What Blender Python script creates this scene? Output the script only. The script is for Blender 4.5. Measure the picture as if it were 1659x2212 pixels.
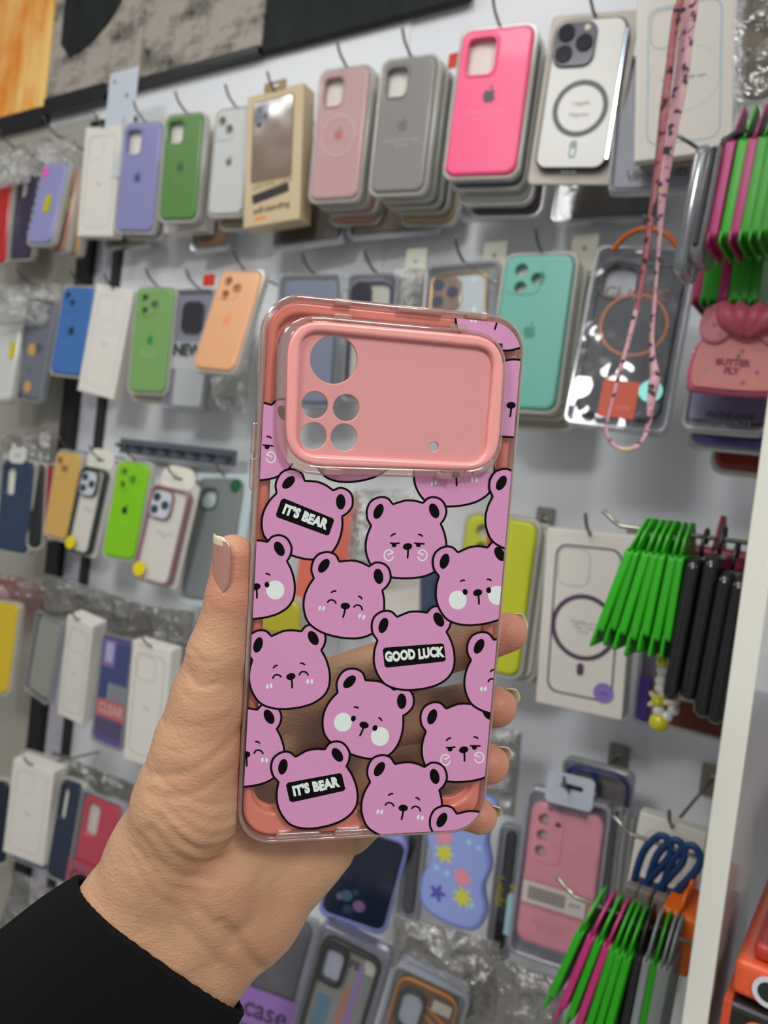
import bpy, bmesh, math, random
import numpy as np
from mathutils import Matrix, Vector, noise
from mathutils.geometry import tessellate_polygon, delaunay_2d_cdt
for o in list(bpy.data.objects): bpy.data.objects.remove(o)
S = bpy.context.scene; COL = S.collection
random.seed(7)
# ---------------------------------------------------------------- camera
F, CX, CY = 1700., 829.5, 1106.
RW = np.array([[0.82886026, 0.12081855, -0.5462541], [0.54664105, 0.03288606, 0.83672102], [0.11905557, -0.99212972, -0.03878644]])
CAM = np.array([0., 0., 1.5])
cd = bpy.data.cameras.new('camera'); cam = bpy.data.objects.new('camera', cd); COL.objects.link(cam)
cam.matrix_world = Matrix(((RW[0,0], -RW[0,1], -RW[0,2], CAM[0]), (RW[1,0], -RW[1,1], -RW[1,2], CAM[1]), (RW[2,0], -RW[2,1], -RW[2,2], CAM[2]), (0,0,0,1)))
cd.sensor_fit = 'VERTICAL'; cd.sensor_height = 32; cd.lens = F/2212*32; cd.clip_start = .01
cd.dof.use_dof = True; cd.dof.focus_distance = .238; cd.dof.aperture_fstop = 13.5
S.camera = cam
# ---------------------------------------------------------------- world, lamps, exposure
S.view_settings.view_transform = 'Standard'; S.view_settings.look = 'None'; S.view_settings.gamma = 1
S.view_settings.exposure = -0.10
wd = bpy.data.worlds.new('world'); S.world = wd; wd.use_nodes = True
wd.node_tree.nodes['Background'].inputs[0].default_value = (.96, .98, 1, 1)
wd.node_tree.nodes['Background'].inputs[1].default_value = .38
def area(name, loc, tgt, sx, sy, power, col):
    l = bpy.data.lights.new(name, 'AREA'); l.shape = 'RECTANGLE'; l.size = sx; l.size_y = sy; l.energy = power; l.color = col
    o = bpy.data.objects.new(name, l); COL.objects.link(o); o.location = loc
    o.rotation_euler = (Vector(tgt)-Vector(loc)).to_track_quat('-Z', 'Y').to_euler(); return o
area('ceiling_light_source', (-.45, -.35, 2.74), (-.45, 0, 0), .5, .5, 8.0, (1, .99, .97))
area('ceiling_light_source', (-1.7, -.35, 2.74), (-1.6, 0, 0), .5, .5, 7.5, (.96, .98, 1))
area('ceiling_light_source', (1.1, -.7, 2.74), (.2, 0, .9), .5, .5, 29, (1, .99, .96))
area('ceiling_light_source', (-.3, -1.7, 2.74), (-.3, -.6, .8), .5, .5, 29, (1, .99, .97))
# ---------------------------------------------------------------- helpers
def lin(c): return c/12.92 if c <= .04045 else ((c+.055)/1.055)**2.4
def rgb(c): return tuple(lin(v/255) for v in c)+(1,)
MC = {}
def pm(col, rough=.5, metal=0., spec=.5, coat=0., sss=0., bump=None, var=None, key=None):
    k = (col, rough, metal, spec, coat, sss, bump, var)
    if k in MC: return MC[k]
    m = bpy.data.materials.new('paint_%03d' % len(MC)); m.use_nodes = True; nt = m.node_tree; b = nt.nodes['Principled BSDF']
    b.inputs['Base Color'].default_value = rgb(col); b.inputs['Roughness'].default_value = rough; b.inputs['Metallic'].default_value = metal
    b.inputs['Specular IOR Level'].default_value = spec; b.inputs['Coat Weight'].default_value = coat; b.inputs['Coat Roughness'].default_value = .06
    if sss: b.inputs['Subsurface Weight'].default_value = sss; b.inputs['Subsurface Radius'].default_value = (.006, .0025, .0015); b.inputs['Subsurface Scale'].default_value = 1
    if var:
        tc = nt.nodes.new('ShaderNodeTexCoord'); n = nt.nodes.new('ShaderNodeTexNoise'); n.inputs['Scale'].default_value = var[1]; n.inputs['Detail'].default_value = 6
        r = nt.nodes.new('ShaderNodeValToRGB'); r.color_ramp.elements[0].position = .35; r.color_ramp.elements[1].position = .65
        r.color_ramp.elements[0].color = rgb(col); r.color_ramp.elements[1].color = rgb(var[0])
        nt.links.new(tc.outputs['Object'], n.inputs[0]); nt.links.new(n.outputs[0], r.inputs[0]); nt.links.new(r.outputs[0], b.inputs['Base Color'])
    if bump:
        tc = nt.nodes.new('ShaderNodeTexCoord'); n = nt.nodes.new('ShaderNodeTexNoise'); n.inputs['Scale'].default_value = bump[0]; n.inputs['Detail'].default_value = 4
        u = nt.nodes.new('ShaderNodeBump'); u.inputs['Strength'].default_value = bump[1]; u.inputs['Distance'].default_value = bump[2]
        nt.links.new(tc.outputs['Object'], n.inputs[0]); nt.links.new(n.outputs[0], u.inputs['Height']); nt.links.new(u.outputs[0], b.inputs['Normal'])
    MC[k] = m; return m
def clear(tint=(.93, .94, .95), rough=.05, gloss=.09, bump=None, haze=0., hcol=(225, 228, 230)):
    k = ('clear', tint, rough, gloss, bump, haze, hcol)
    if k in MC: return MC[k]
    m = bpy.data.materials.new('clear_plastic_%03d' % len(MC)); m.use_nodes = True; nt = m.node_tree; N = nt.nodes; N.clear(); L = nt.links
    out = N.new('ShaderNodeOutputMaterial'); tr = N.new('ShaderNodeBsdfTransparent'); tr.inputs[0].default_value = tint+(1,)
    gl = N.new('ShaderNodeBsdfGlossy'); gl.inputs['Roughness'].default_value = rough
    lw = N.new('ShaderNodeLayerWeight'); lw.inputs[0].default_value = .35
    mr = N.new('ShaderNodeMapRange'); mr.inputs[3].default_value = gloss*.5; mr.inputs[4].default_value = min(.9, gloss*5)
    L.new(lw.outputs['Facing'], mr.inputs[0]); mx = N.new('ShaderNodeMixShader'); L.new(mr.outputs[0], mx.inputs[0])
    base = tr.outputs[0]
    if haze:
        df = N.new('ShaderNodeBsdfDiffuse'); df.inputs[0].default_value = rgb(hcol); m2 = N.new('ShaderNodeMixShader'); m2.inputs[0].default_value = haze
        L.new(tr.outputs[0], m2.inputs[1]); L.new(df.outputs[0], m2.inputs[2]); base = m2.outputs[0]
    L.new(base, mx.inputs[1]); L.new(gl.outputs[0], mx.inputs[2]); L.new(mx.outputs[0], out.inputs[0])
    if bump:
        tc = N.new('ShaderNodeTexCoord'); n = N.new('ShaderNodeTexNoise'); n.inputs['Scale'].default_value = bump[0]; n.inputs['Detail'].default_value = 3
        u = N.new('ShaderNodeBump'); u.inputs['Strength'].default_value = bump[1]; u.inputs['Distance'].default_value = bump[2]
        L.new(tc.outputs['Object'], n.inputs[0]); L.new(n.outputs[0], u.inputs['Height']); L.new(u.outputs[0], gl.inputs['Normal']); L.new(u.outputs[0], lw.inputs['Normal'])
    MC[k] = m; return m
def tag(o, label=None, cat=None, group=None, kind=None):
    if label: o['label'] = label
    if cat: o['category'] = cat
    if group: o['group'] = group
    if kind: o['kind'] = kind
    return o
def link(name, me, mats=None, parent=None, mw=None):
    o = bpy.data.objects.new(name, me); COL.objects.link(o)
    if mats is not None:
        for m in (mats if isinstance(mats, (list, tuple)) else [mats]): me.materials.append(m)
    if parent is not None: o.parent = parent
    if mw is not None: o.matrix_world = mw
    return o
def empty(name, mw, label, cat, group=None):
    o = bpy.data.objects.new(name, None); COL.objects.link(o); o.matrix_world = mw; o.empty_display_size = .02
    return tag(o, label, cat, group)
def mesh(verts, faces, smooth=False, mi=None):
    me = bpy.data.meshes.new('m'); me.from_pydata([tuple(v) for v in verts], [], [tuple(f) for f in faces]); me.update()
    if smooth: me.polygons.foreach_set('use_smooth', [True]*len(me.polygons))
    if mi: me.polygons.foreach_set('material_index', mi)
    return me
def fixn(me):
    bm = bmesh.new(); bm.from_mesh(me); bmesh.ops.recalc_face_normals(bm, faces=bm.faces[:]); bm.to_mesh(me); bm.free(); return me
def boxmesh(x0, x1, y0, y1, z0, z1, bev=0, seg=2):
    bm = bmesh.new(); bmesh.ops.create_cube(bm, size=1)
    for v in bm.verts: v.co = Vector(((x0+x1)/2+v.co.x*(x1-x0), (y0+y1)/2+v.co.y*(y1-y0), (z0+z1)/2+v.co.z*(z1-z0)))
    if bev: bmesh.ops.bevel(bm, geom=bm.edges[:], offset=bev, segments=seg, profile=.5, affect='EDGES')
    me = bpy.data.meshes.new('b'); bm.to_mesh(me); bm.free(); return me
def rr(x0, x1, y0, y1, r, n=6):
    r = min(r, (x1-x0)/2*.999, (y1-y0)/2*.999); P = []
    for cx_, cy_, a in ((x1-r, y1-r, 0), (x0+r, y1-r, 90), (x0+r, y0+r, 180), (x1-r, y0+r, 270)):
        for i in range(n+1):
            t = math.radians(a+90*i/n); P.append((cx_+r*math.cos(t), cy_+r*math.sin(t)))
    return P
def circ(cx_, cy_, r, n=28, ry=None, rot=0):
    ry = r if ry is None else ry; c, s = math.cos(rot), math.sin(rot)
    return [(cx_+r*math.cos(t)*c-ry*math.sin(t)*s, cy_+r*math.cos(t)*s+ry*math.sin(t)*c) for t in [2*math.pi*i/n for i in range(n)]]
def area2(P): return sum(P[i-1][0]*P[i][1]-P[i][0]*P[i-1][1] for i in range(len(P)))/2
def offs(P, d):
    P = [np.array(p) for p in P]; n = len(P); out = []
    for i in range(n):
        t = P[(i+1)%n]-P[i-1]; t = t/(np.linalg.norm(t)+1e-12); out.append(P[i]+np.array([t[1],-t[0]])*d)
    return out
def inpoly(x, y, P):
    c = False; j = len(P)-1
    for i in range(len(P)):
        if (P[i][1] > y) != (P[j][1] > y) and x < (P[j][0]-P[i][0])*(y-P[i][1])/(P[j][1]-P[i][1])+P[i][0]: c = not c
        j = i
    return c
def slabmesh(outs, z0, z1, bev=0, res=2, smooth=True):
    """solid of a flat outline; outs[0] is the outline, the others are holes"""
    L = []
    for k, P in enumerate(outs):
        P = [(float(p[0]), float(p[1])) for p in P]
        if (area2(P) > 0) != (k == 0): P = P[::-1]
        L.append(P)
    h = (z1-z0)/2; bev = min(bev, h*.98); prof = [(bev*(1-math.sin(a)), z1-bev*(1-math.cos(a))) for a in [math.pi/2*j/(res+1) for j in range(res+2)]] if bev > 0 else [(0, z1)]
    prof = prof+[(d, z0+z1-z) for d, z in prof[::-1]]
    V = []; Fc = []; caps = [[], []]
    for P in L:
        n = len(P); o = len(V)
        for q, (d, z) in enumerate(prof):
            Q = offs(P, -d) if d > 0 else P; V += [(p[0], p[1], z) for p in Q]
        for q in range(len(prof)-1):
            for i in range(n): Fc.append((o+q*n+i, o+(q+1)*n+i, o+(q+1)*n+(i+1)%n, o+q*n+(i+1)%n))
        caps[0].append(range(o, o+n)); caps[1].append(range(o+(len(prof)-1)*n, o+len(prof)*n))
    for c in (0, 1):
        idx = [i for r in caps[c] for i in r]; co = [Vector(V[i][:2])*1000 for i in idx]; ed = []; o = 0; polys = []
        for r in caps[c]: n = len(r); ed += [(o+i, o+(i+1)%n) for i in range(n)]; polys.append([(p.x, p.y) for p in co[o:o+n]]); o += n
        v2, e2, f2, ov, oe, of = delaunay_2d_cdt(co, ed, [], 0, 1e-6); mp = []
        for k, v in enumerate(v2):
            if ov[k]: mp.append(idx[ov[k][0]])
            else: mp.append(len(V)); V.append((v.x/1000, v.y/1000, z1 if c == 0 else z0))
        for f in f2:
            x = sum(v2[i].x for i in f)/3; y = sum(v2[i].y for i in f)/3
            if inpoly(x, y, polys[0]) and not any(inpoly(x, y, q) for q in polys[1:]):
                t = tuple(mp[i] for i in f)
                if len(set(t)) == 3: Fc.append(t if c == 0 else t[::-1])
    me = bpy.data.meshes.new('s'); me.from_pydata(V, [], Fc); me.update()
    if bev > 0 and smooth: me.polygons.foreach_set('use_smooth', [abs(p.normal.z) < .985 for p in me.polygons])
    return me
def slab(name, outs, z0, z1, mat, parent=None, bev=0, res=2, mw=None, smooth=True):
    return link(name, slabmesh(outs, z0, z1, bev, res, smooth), mat, parent, mw)
def textmesh(txt, size, bold=0, x=0, y=0, z=0, rot=0, sx=1, align='CENTER', ext=.00008, sp=1):
    cu = bpy.data.curves.new('t', 'FONT'); cu.body = txt; cu.size = size; cu.align_x = align; cu.align_y = 'CENTER'; cu.offset = bold; cu.extrude = ext; cu.resolution_u = 3; cu.space_character = sp
    cu.space_line = .95
    ob = bpy.data.objects.new('t', cu); me = bpy.data.meshes.new_from_object(ob); bpy.data.objects.remove(ob); bpy.data.curves.remove(cu); me.materials.clear()
    me.transform(Matrix.Translation((x, y, z)) @ Matrix.Rotation(rot, 4, 'Z') @ Matrix.Diagonal((sx, 1, 1, 1))); return me
def joinm(ms):
    bm = bmesh.new()
    for m in ms: bm.from_mesh(m)
    me = bpy.data.meshes.new('j'); bm.to_mesh(me); bm.free(); return me
def tube(pts, r, n=8, closed=False, smooth=True):
    pts = [Vector(p) for p in pts]; V = []; Fc = []; N = len(pts); up = None
    for i, p in enumerate(pts):
        a = pts[(i-1) % N] if (closed or i > 0) else p; b = pts[(i+1) % N] if (closed or i < N-1) else p
        d = (b-a).normalized()
        if up is None: up = d.orthogonal().normalized()
        up = (up-d*up.dot(d)).normalized(); s = d.cross(up); rad = r[i] if isinstance(r, (list, tuple)) else r
        for k in range(n):
            t = 2*math.pi*k/n; V.append(p+(up*math.cos(t)+s*math.sin(t))*rad)
    for i in range(N if closed else N-1):
        j = (i+1) % N
        for k in range(n): Fc.append((i*n+k, i*n+(k+1) % n, j*n+(k+1) % n, j*n+k))
    if not closed: Fc.append(tuple(range(n-1, -1, -1))); Fc.append(tuple((N-1)*n+k for k in range(n)))
    return fixn(mesh(V, Fc, smooth))
def catmull(P, n=8, closed=False):
    P = [np.array(p, float) for p in P]; out = []; N = len(P)
    for i in range(N if closed else N-1):
        p0 = P[(i-1) % N] if closed or i > 0 else 2*P[0]-P[1]; p1 = P[i]; p2 = P[(i+1) % N]; p3 = P[(i+2) % N] if closed or i < N-2 else 2*P[-1]-P[-2]
        for k in range(n):
            t = k/n; out.append(.5*((2*p1)+(-p0+p2)*t+(2*p0-5*p1+4*p2-p3)*t*t+(-p0+3*p1-3*p2+p3)*t**3))
    if not closed: out.append(P[-1])
    return out
# pixel of the photograph -> point on a plane of the place
def ray(px, py): return RW @ np.array([(px-CX)/F, (py-CY)/F, 1.])
def at(px, py, Y):
    d = ray(px, py); return CAM+d*(Y/d[1])
# rectangle fit: corners TL,TR,BR,BL in the photo, centre on depth Y -> matrix, width, height
def fit(q, Y, yaw=None, pitch=None):
    best = None
    c0 = at(sum(p[0] for p in q)/4, sum(p[1] for p in q)/4, Y)
    for yw in ([yaw] if yaw is not None else range(-4, 25, 2)):
        for pt in ([pitch] if pitch is not None else range(-12, 13, 3)):
            a, b = math.radians(yw), math.radians(pt)
            n = np.array([math.sin(a)*math.cos(b), -math.cos(a)*math.cos(b), math.sin(b)])
            P = []
            for p in q:
                d = ray(*p); P.append(CAM+d*(np.dot(c0-CAM, n)/np.dot(d, n)))
            rt = (P[1]+P[2]-P[0]-P[3])/2; up = (P[0]+P[1]-P[2]-P[3])/2; w = np.linalg.norm(rt); h = np.linalg.norm(up); c = sum(P)/4
            u = up/h; r = rt/w; r2 = r-u*np.dot(r, u)*.5; u2 = u-r*np.dot(r, u)*.5; r2 /= np.linalg.norm(r2); u2 -= r2*np.dot(u2, r2); u2 /= np.linalg.norm(u2)
            Q = [c-r2*w/2+u2*h/2, c+r2*w/2+u2*h/2, c+r2*w/2-u2*h/2, c-r2*w/2-u2*h/2]
            e = sum(np.linalg.norm(x-y)**2 for x, y in zip(P, Q))*1e6+((yw-8)/7)**2*4+(pt/6)**2*4+((w/h-.505)/.05)**2*3
            if best is None or e < best[0]: best = (e, c, r2, u2, w, h)
    e, c, r, u, w, h = best; z = np.cross(r, u)
    return Matrix(((r[0], u[0], z[0], c[0]), (r[1], u[1], z[1], c[1]), (r[2], u[2], z[2], c[2]), (0, 0, 0, 1))), w, h
# ---------------------------------------------------------------- the setting
WALLY = .88
M_wall = pm((234, 236, 240), .45, bump=(60, .1, .001)); M_black = pm((18, 18, 20), .4); M_grey = pm((150, 150, 150), .6)
def wbox(name, x0, x1, y0, y1, z0, z1, mat, bev=0, **k):
    o = link(name, boxmesh(x0, x1, y0, y1, z0, z1, bev), mat); tag(o, **k); return o
wbox('wall_back', -3.2, 1.6, WALLY, WALLY+.05, 0, 2.8, M_wall, kind='structure')
wbox('floor', -3.2, 1.6, -3, WALLY, -.05, 0, pm((150, 145, 140), .5), kind='structure')
wbox('ceiling', -3.2, 1.6, -3, WALLY, 2.8, 2.85, pm((225, 225, 225), .8), kind='structure')
wbox('wall_left', -3.25, -3.2, -3, WALLY, 0, 2.8, pm((190, 190, 190), .8), kind='structure')
wbox('wall_right', 1.6, 1.65, -3, WALLY, 0, 2.8, pm((190, 190, 190), .8), kind='structure')

# shelf column of the left bay: black upright, pale strip, thin dark edge
def stripcol(name, px0, px1, py, y0, mat, th=.006, z0=.5, z1=2.07, **k):
    xa = at(px0, py, y0)[0]; xb = at(px1, py, y0)[0]
    return wbox(name, xa, xb, y0, y0+th, z0, z1, mat, **k)
xl = at(159, 620, WALLY-.02)[0]; wbox('trim_5', -3.1, xl, WALLY-.004, WALLY, .3, at(100,265,.862)[2], pm((168, 165, 154), .5), kind='structure')  # left bay wall sheet; the recess shade is put into its darker greige
stripcol('trim_1', 159, 186, 620, WALLY-.02, M_black, .02, kind='structure')
stripcol('trim_2', 186, 236, 620, WALLY-.006, pm((205, 203, 214), .4), .006, kind='structure')
stripcol('trim_3', 236, 249, 620, WALLY-.012, pm((40, 38, 38), .5), .012, kind='structure')
# big pictures over the rows
def poster(name, pl, pr, pyb, Y, hgt, mat, lab, frame=None, th=.012, bar=0):
    """pl, pr: pixel points of the lower corners, both on depth Y"""
    a = at(*pl, Y); b = at(*pr, Y); zb = (a[2]+b[2])/2
    t = empty(name, Matrix.Translation(((a[0]+b[0])/2, Y, zb)), lab, 'picture', 'dark pictures above the case rows'); w = (b[0]-a[0])/2
    m = link('canvas', boxmesh(-w, w, 0, th, bar, hgt, .002), mat, t); m.matrix_parent_inverse = Matrix()
    if bar: link('frame_bar', boxmesh(-w, w, -.004, th, 0, bar, .001), M_black, t)
    return t
def artmat(kind):
    m = bpy.data.materials.new('picture_'+kind); m.use_nodes = True; nt = m.node_tree; N = nt.nodes; L = nt.links; b = N['Principled BSDF']; b.inputs['Roughness'].default_value = .6; b.inputs['Specular IOR Level'].default_value = .2
    tc = N.new('ShaderNodeTexCoord'); mp = N.new('ShaderNodeMapping'); mp.inputs['Scale'].default_value = (1, 1, 1.6) if kind == 'grey' else (3, 1, .8)
    n = N.new('ShaderNodeTexNoise'); n.inputs['Scale'].default_value = 9 if kind == 'grey' else 3; n.inputs['Detail'].default_value = 8; n.inputs['Roughness'].default_value = .7
    r = N.new('ShaderNodeValToRGB'); e = r.color_ramp.elements
    if kind == 'grey':
        e[0].position = .36; e[0].color = rgb((40, 42, 40)); e[1].position = .52; e[1].color = rgb((176, 168, 158)); x = e.new(.75); x.color = rgb((140, 138, 134))
    elif kind == 'dark':
        e[0].position = .4; e[0].color = rgb((26, 30, 30)); e[1].position = .7; e[1].color = rgb((46, 50, 50))
    else:
        e[0].position = .3; e[0].color = rgb((206, 96, 20)); e[1].position = .6; e[1].color = rgb((255, 214, 130)); x = e.new(.45); x.color = rgb((240, 150, 60))
    L.new(tc.outputs['Object'], mp.inputs[0]); L.new(mp.outputs[0], n.inputs[0]); L.new(n.outputs[0], r.inputs[0]); L.new(r.outputs[0], b.inputs['Base Color'])
    return m
PY = .862
t = poster('picture_canvas', (-120, 335), (93, 242), 0, PY, .45, artmat('orange'), 'picture glowing orange and yellow at the far left, black lower bar', bar=.028)
t = poster('picture_canvas', (95, 255), (226, 212), 0, PY, .45, artmat('grey'), 'grey stony picture between the orange one and the crack, black lower bar', bar=.03)
link('dark_figure', slabmesh([[(-.055,.125),(-.03,.10),(.0,.098),(.04,.112),(.08,.135),(.11,.165),(.11,.44),(-.055,.44)]], 0, .002), artmat('dark'), t).matrix_local = Matrix.Translation((0, -.001, 0)) @ Matrix.Rotation(math.pi/2, 4, 'X')
t = poster('picture_canvas', (228, 205), (296, 188), 0, PY, .45, artmat('grey'), 'narrow grey stony picture just above the punched white bracket', bar=.006)
t = poster('picture_canvas', (298, 190), (561, 112), 0, PY, .45, artmat('grey'), 'wide grey stony picture panel with dark lower edge, right of the crack', bar=.012)
t = poster('picture_canvas', (563, 116), (1012, -8), 0, PY, .45, artmat('dark'), 'nearly black picture panel above the dusty pink case', bar=.0)
# punched bracket plate at the left end of the main wall
a = at(262, 235, .80)
t = slab('bracket_plate', [rr(-.035, .035, -.11, .06, .004), circ(-.022, .045, .004, 12), circ(.012, .018, .004, 12), rr(.008, .016, -.045, -.015, .003)], 0, .002, pm((205, 212, 222), .35), None, .0004, mw=Matrix.Translation((a[0], a[1], a[2])) @ Matrix.Rotation(math.pi/2, 4, 'X'))
tag(t, 'white punched metal plate under the grey picture, above the white carton', 'bracket')
xs = at(888, 70, WALLY)[0]; wbox('trim_4', -1.3, xs, WALLY-.003, WALLY, .3, 2.2, pm((236, 238, 241), .4), kind='structure')
# ---------------------------------------------------------------- hooks
M_wire = pm((120, 118, 112), .3, .9); M_steel = pm((150, 146, 135), .35, .8)
def hook(p, lab, plate=False, tip=.014, grp='wire hooks along the case rows'):
    """p: world point where the thing hangs; hook runs from the back wall to just in front of it"""
    x, y, z = p; L = WALLY-y
    t = empty('wall_hook', Matrix.Translation((x, WALLY, z)), lab, 'hook', None)
    pts = [(0, 0, -.004), (0, -L*.5, -.002), (0, -L+.004, 0), (0, -L-.006, .003), (0, -L-.016, .009), (0, -L-.024, tip+.006)]
    link('wire', tube(catmull(pts, 4), .0016, 6), M_wire, t)
    if plate: link('back_plate', slabmesh([rr(-.011, .011, -.022, .012, .002), circ(0, 0, .0035, 12)], 0, .002, .0003), M_steel, t).matrix_local = Matrix.Translation((0, -.003, 0)) @ Matrix.Rotation(math.pi/2, 4, 'X')
    return t
# ---------------------------------------------------------------- goods
M_card = pm((226, 222, 214), .55); M_tray = clear((.93, .94, .94), .1, .09, None, .5, (226, 224, 214)); M_film = clear((.97, .97, .98), .07, .05, (14, .22, .01))
M_glassy = clear((.96, .97, .98), .07, .055, (11, .4, .02)); M_ink = pm((95, 98, 104), .5)
def T(x, y, z): return Matrix.Translation((x, y, z))
MZ0 = Matrix.Rotation(math.pi/2, 4, 'X')
def apple(s):
    body = catmull([(0, .30), (.14, .36), (.28, .35), (.40, .26), (.31, .13), (.31, -.02), (.43, -.13), (.33, -.36), (.18, -.48), (0, -.42), (-.18, -.48), (-.36, -.28), (-.43, .02), (-.36, .26), (-.2, .36)], 4, True)
    leaf = catmull([(0, .42), (.02, .56), (.17, .68), (.17, .54)], 4, True)
    return [[(p[0]*s, p[1]*s) for p in body], [(p[0]*s, p[1]*s) for p in leaf]]
def add_logo(root, w, z, col, y=0, s=.2, x=0):
    k = w*s; m = joinm([slabmesh([[(p[0]+x, p[1]+y) for p in o]], z, z+.0003) for o in apple(k)]); link('logo', m, pm(col, .35), root)
def add_text(root, txt, size, x, y, z, col, rot=0, sx=1, name='lettering', bold=0, rough=.5):
    return link(name, textmesh(txt, size, bold, x, y, z, rot, sx), pm(col, rough), root)
def cutout(w, h, mode):
    if mode == 'window': return [rr(-w*.40, w*.02, h*.5-.050*w/.08, h*.5-.008, .008)]
    if mode == 'tri':
        cx0, cy0 = -w*.36+.008, h*.5-.016; return [circ(cx0+.001, cy0, .0075*w/.08, 20), circ(cx0+.002, cy0-.0185, .007*w/.08, 20), circ(cx0+.019, cy0-.0095, .0068*w/.08, 20)]
    if mode == 'duo': return [circ(-w*.30, h*.5-.016, .0068, 18), circ(-w*.30+.0135, h*.5-.028, .0068, 18)]
    if mode == 'pill': return [rr(-w*.38, -w*.06, h*.5-.058, h*.5-.012, .006)]
    if mode == 'slots': return [circ(-w*.30, h*.5-.016, .0055, 18), circ(-w*.30, h*.5-.031, .0055, 18), circ(-w*.30, h*.5-.046, .0055, 18), circ(-w*.10, h*.5-.018, .003, 12)]
    return []
def case_body(root, w, h, col, cam='window', r=.0115, t=.0095, rough=.35, bev=.0035, z=0, name='case_shell', mat=None, card=M_card):
    mat = mat or pm(col, rough, 0, .5, .25)
    o = slab(name, [rr(-w/2, w/2, -h/2, h/2, r, 8)]+cutout(w, h, cam), z-t, z, mat, root, bev, 3)
    if cam == 'window' and mat: slab('camera_rim', [rr(-w*.415, w*.035, h*.5-.0515*w/.08, h*.5-.0065, .009), rr(-w*.39, w*.01, h*.5-.049*w/.08, h*.5-.009, .0075)], z-.001, z+.0008, mat, root, .0006)
    if cam in ('tri', 'duo', 'slots'):
        x1 = .06 if cam != 'slots' else -.02; slab('camera_rim', [rr(-w*.44, w*x1, h*.5-(.042 if cam != 'slots' else .056), h*.5-.005, .008)]+cutout(w, h, cam), z-.001, z+.0008, mat, root, .0006)
    if card: slab('insert_card', [rr(-w/2+.004, w/2-.004, -h/2+.004, h/2-.004, .008)], z-t-.0012, z-t, card, root)
    return o
def tray(root, w, h, z, t=.0105, mg=.004, mat=None, film=True):
    m = mat or M_tray
    slab('blister_tray', [rr(-w/2-mg, w/2+mg, -h/2-mg, h/2+mg, .013), rr(-w/2-.0005, w/2+.0005, -h/2-.0005, h/2+.0005, .011)], z-t, z-.002, m, root, .001)
    slab('blister_back', [rr(-w/2-mg, w/2+mg, -h/2-mg, h/2+mg, .013)], z-t-.002, z-t-.0005, m, root, .0005)
def hangtab(root, w, h, z, col=(225, 224, 214), r=.02, name='hang_tab', tw=None):
    P = rr(-r*1.2, r*1.2, h/2-.004, h/2+r*1.25, r*.95)
    slab(name, [P, rr(-.008, .008, h/2+r*.45, h/2+r*.45+.0045, .002)], z-.001, z, pm(col, .4), root)
HOOKN = [0]
def case(q, Y, col, lab, cam='window', logo=None, text=None, tcol=(240, 240, 240), grp=None, yaw=None, trayon=True, hk=None, rough=.35, t=.0095, cardcol=None, ly=.0, plate=False, shrink=0, fitres=None, r=.0115, bev=.0035):
    M, w, h = fitres or fit(q, Y, yaw)
    root = empty('phone_case', M, lab, 'phone case', grp)
    case_body(root, w, h, col, cam, t=t, rough=rough, card=pm(cardcol, .5) if cardcol else M_card, r=r, bev=bev)
    if trayon: tray(root, w, h, -.001)
    if logo: add_logo(root, w, .0001, logo, ly)
    if text:
        n = max(len(l) for l in text.split('\n')); add_text(root, text, w*.085, 0, ly-h*.13, .0001, tcol, name='lettering')
    if hk: hook((M @ Vector((0, h/2+.004, -.004))), hk, plate)
    return root, M, w, h
def behind(fr, dz, dx, dy, col, lab, cam='window', grp=None, **k):
    M, w, h = fr; return case(None, 0, col, lab, cam, grp=grp, fitres=(M @ T(dx, dy, -dz), w, h), **k)
def carton(q, Y, lab, th=.022, edge=(150, 170, 185), face=(226, 222, 214), ring=False, txt=None, grp=None, hk=None, yaw=None, plate=False, hole=True, ringcol=None, capsule=False, name='carton_box', ew=.0012, txtc=(150, 148, 146)):
    M, w, h = fit(q, Y, yaw); root = empty(name, M, lab, 'box', grp)
    link('carton', boxmesh(-w/2, w/2, -h/2, h/2, -th, 0, .0012), pm(face, .45), root)
    if edge:
        a, b = w*.38, h*.42
        slab('printed_phone_outline', [rr(-a, a, -b, b, .011), rr(-a+ew, a-ew, -b+ew, b-ew, .010)], 0, .0002, pm(edge, .4), root)
        slab('printed_camera_outline', [rr(-a+.003, -a+.034, b-.039, b-.003, .009), rr(-a+.0038, -a+.0332, b-.0382, b-.0038, .008)], 0, .0002, pm(edge if not ring else (165, 165, 160), .4), root)
    if ring is not False:
        rc = ringcol or (215, 215, 212); R_, wd_ = ring
        slab('printed_ring', [circ(0, -h*.03, R_, 40), circ(0, -h*.03, R_-wd_, 40)], 0, .0002, pm(rc, .4), root)
    if capsule: slab('printed_bar', [rr(-.0035, .0035, -h*.03-.046, -h*.03-.034, .0034)], 0, .0002, pm(ringcol, .4), root)
    if txt: add_text(root, txt, w*.055, 0, -h*.03, .0001, txtc, name='lettering')
    if hk: hook((M @ Vector((0, h/2-.004, -th/2+.008))), hk, plate)
    return root, M, w, h
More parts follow.
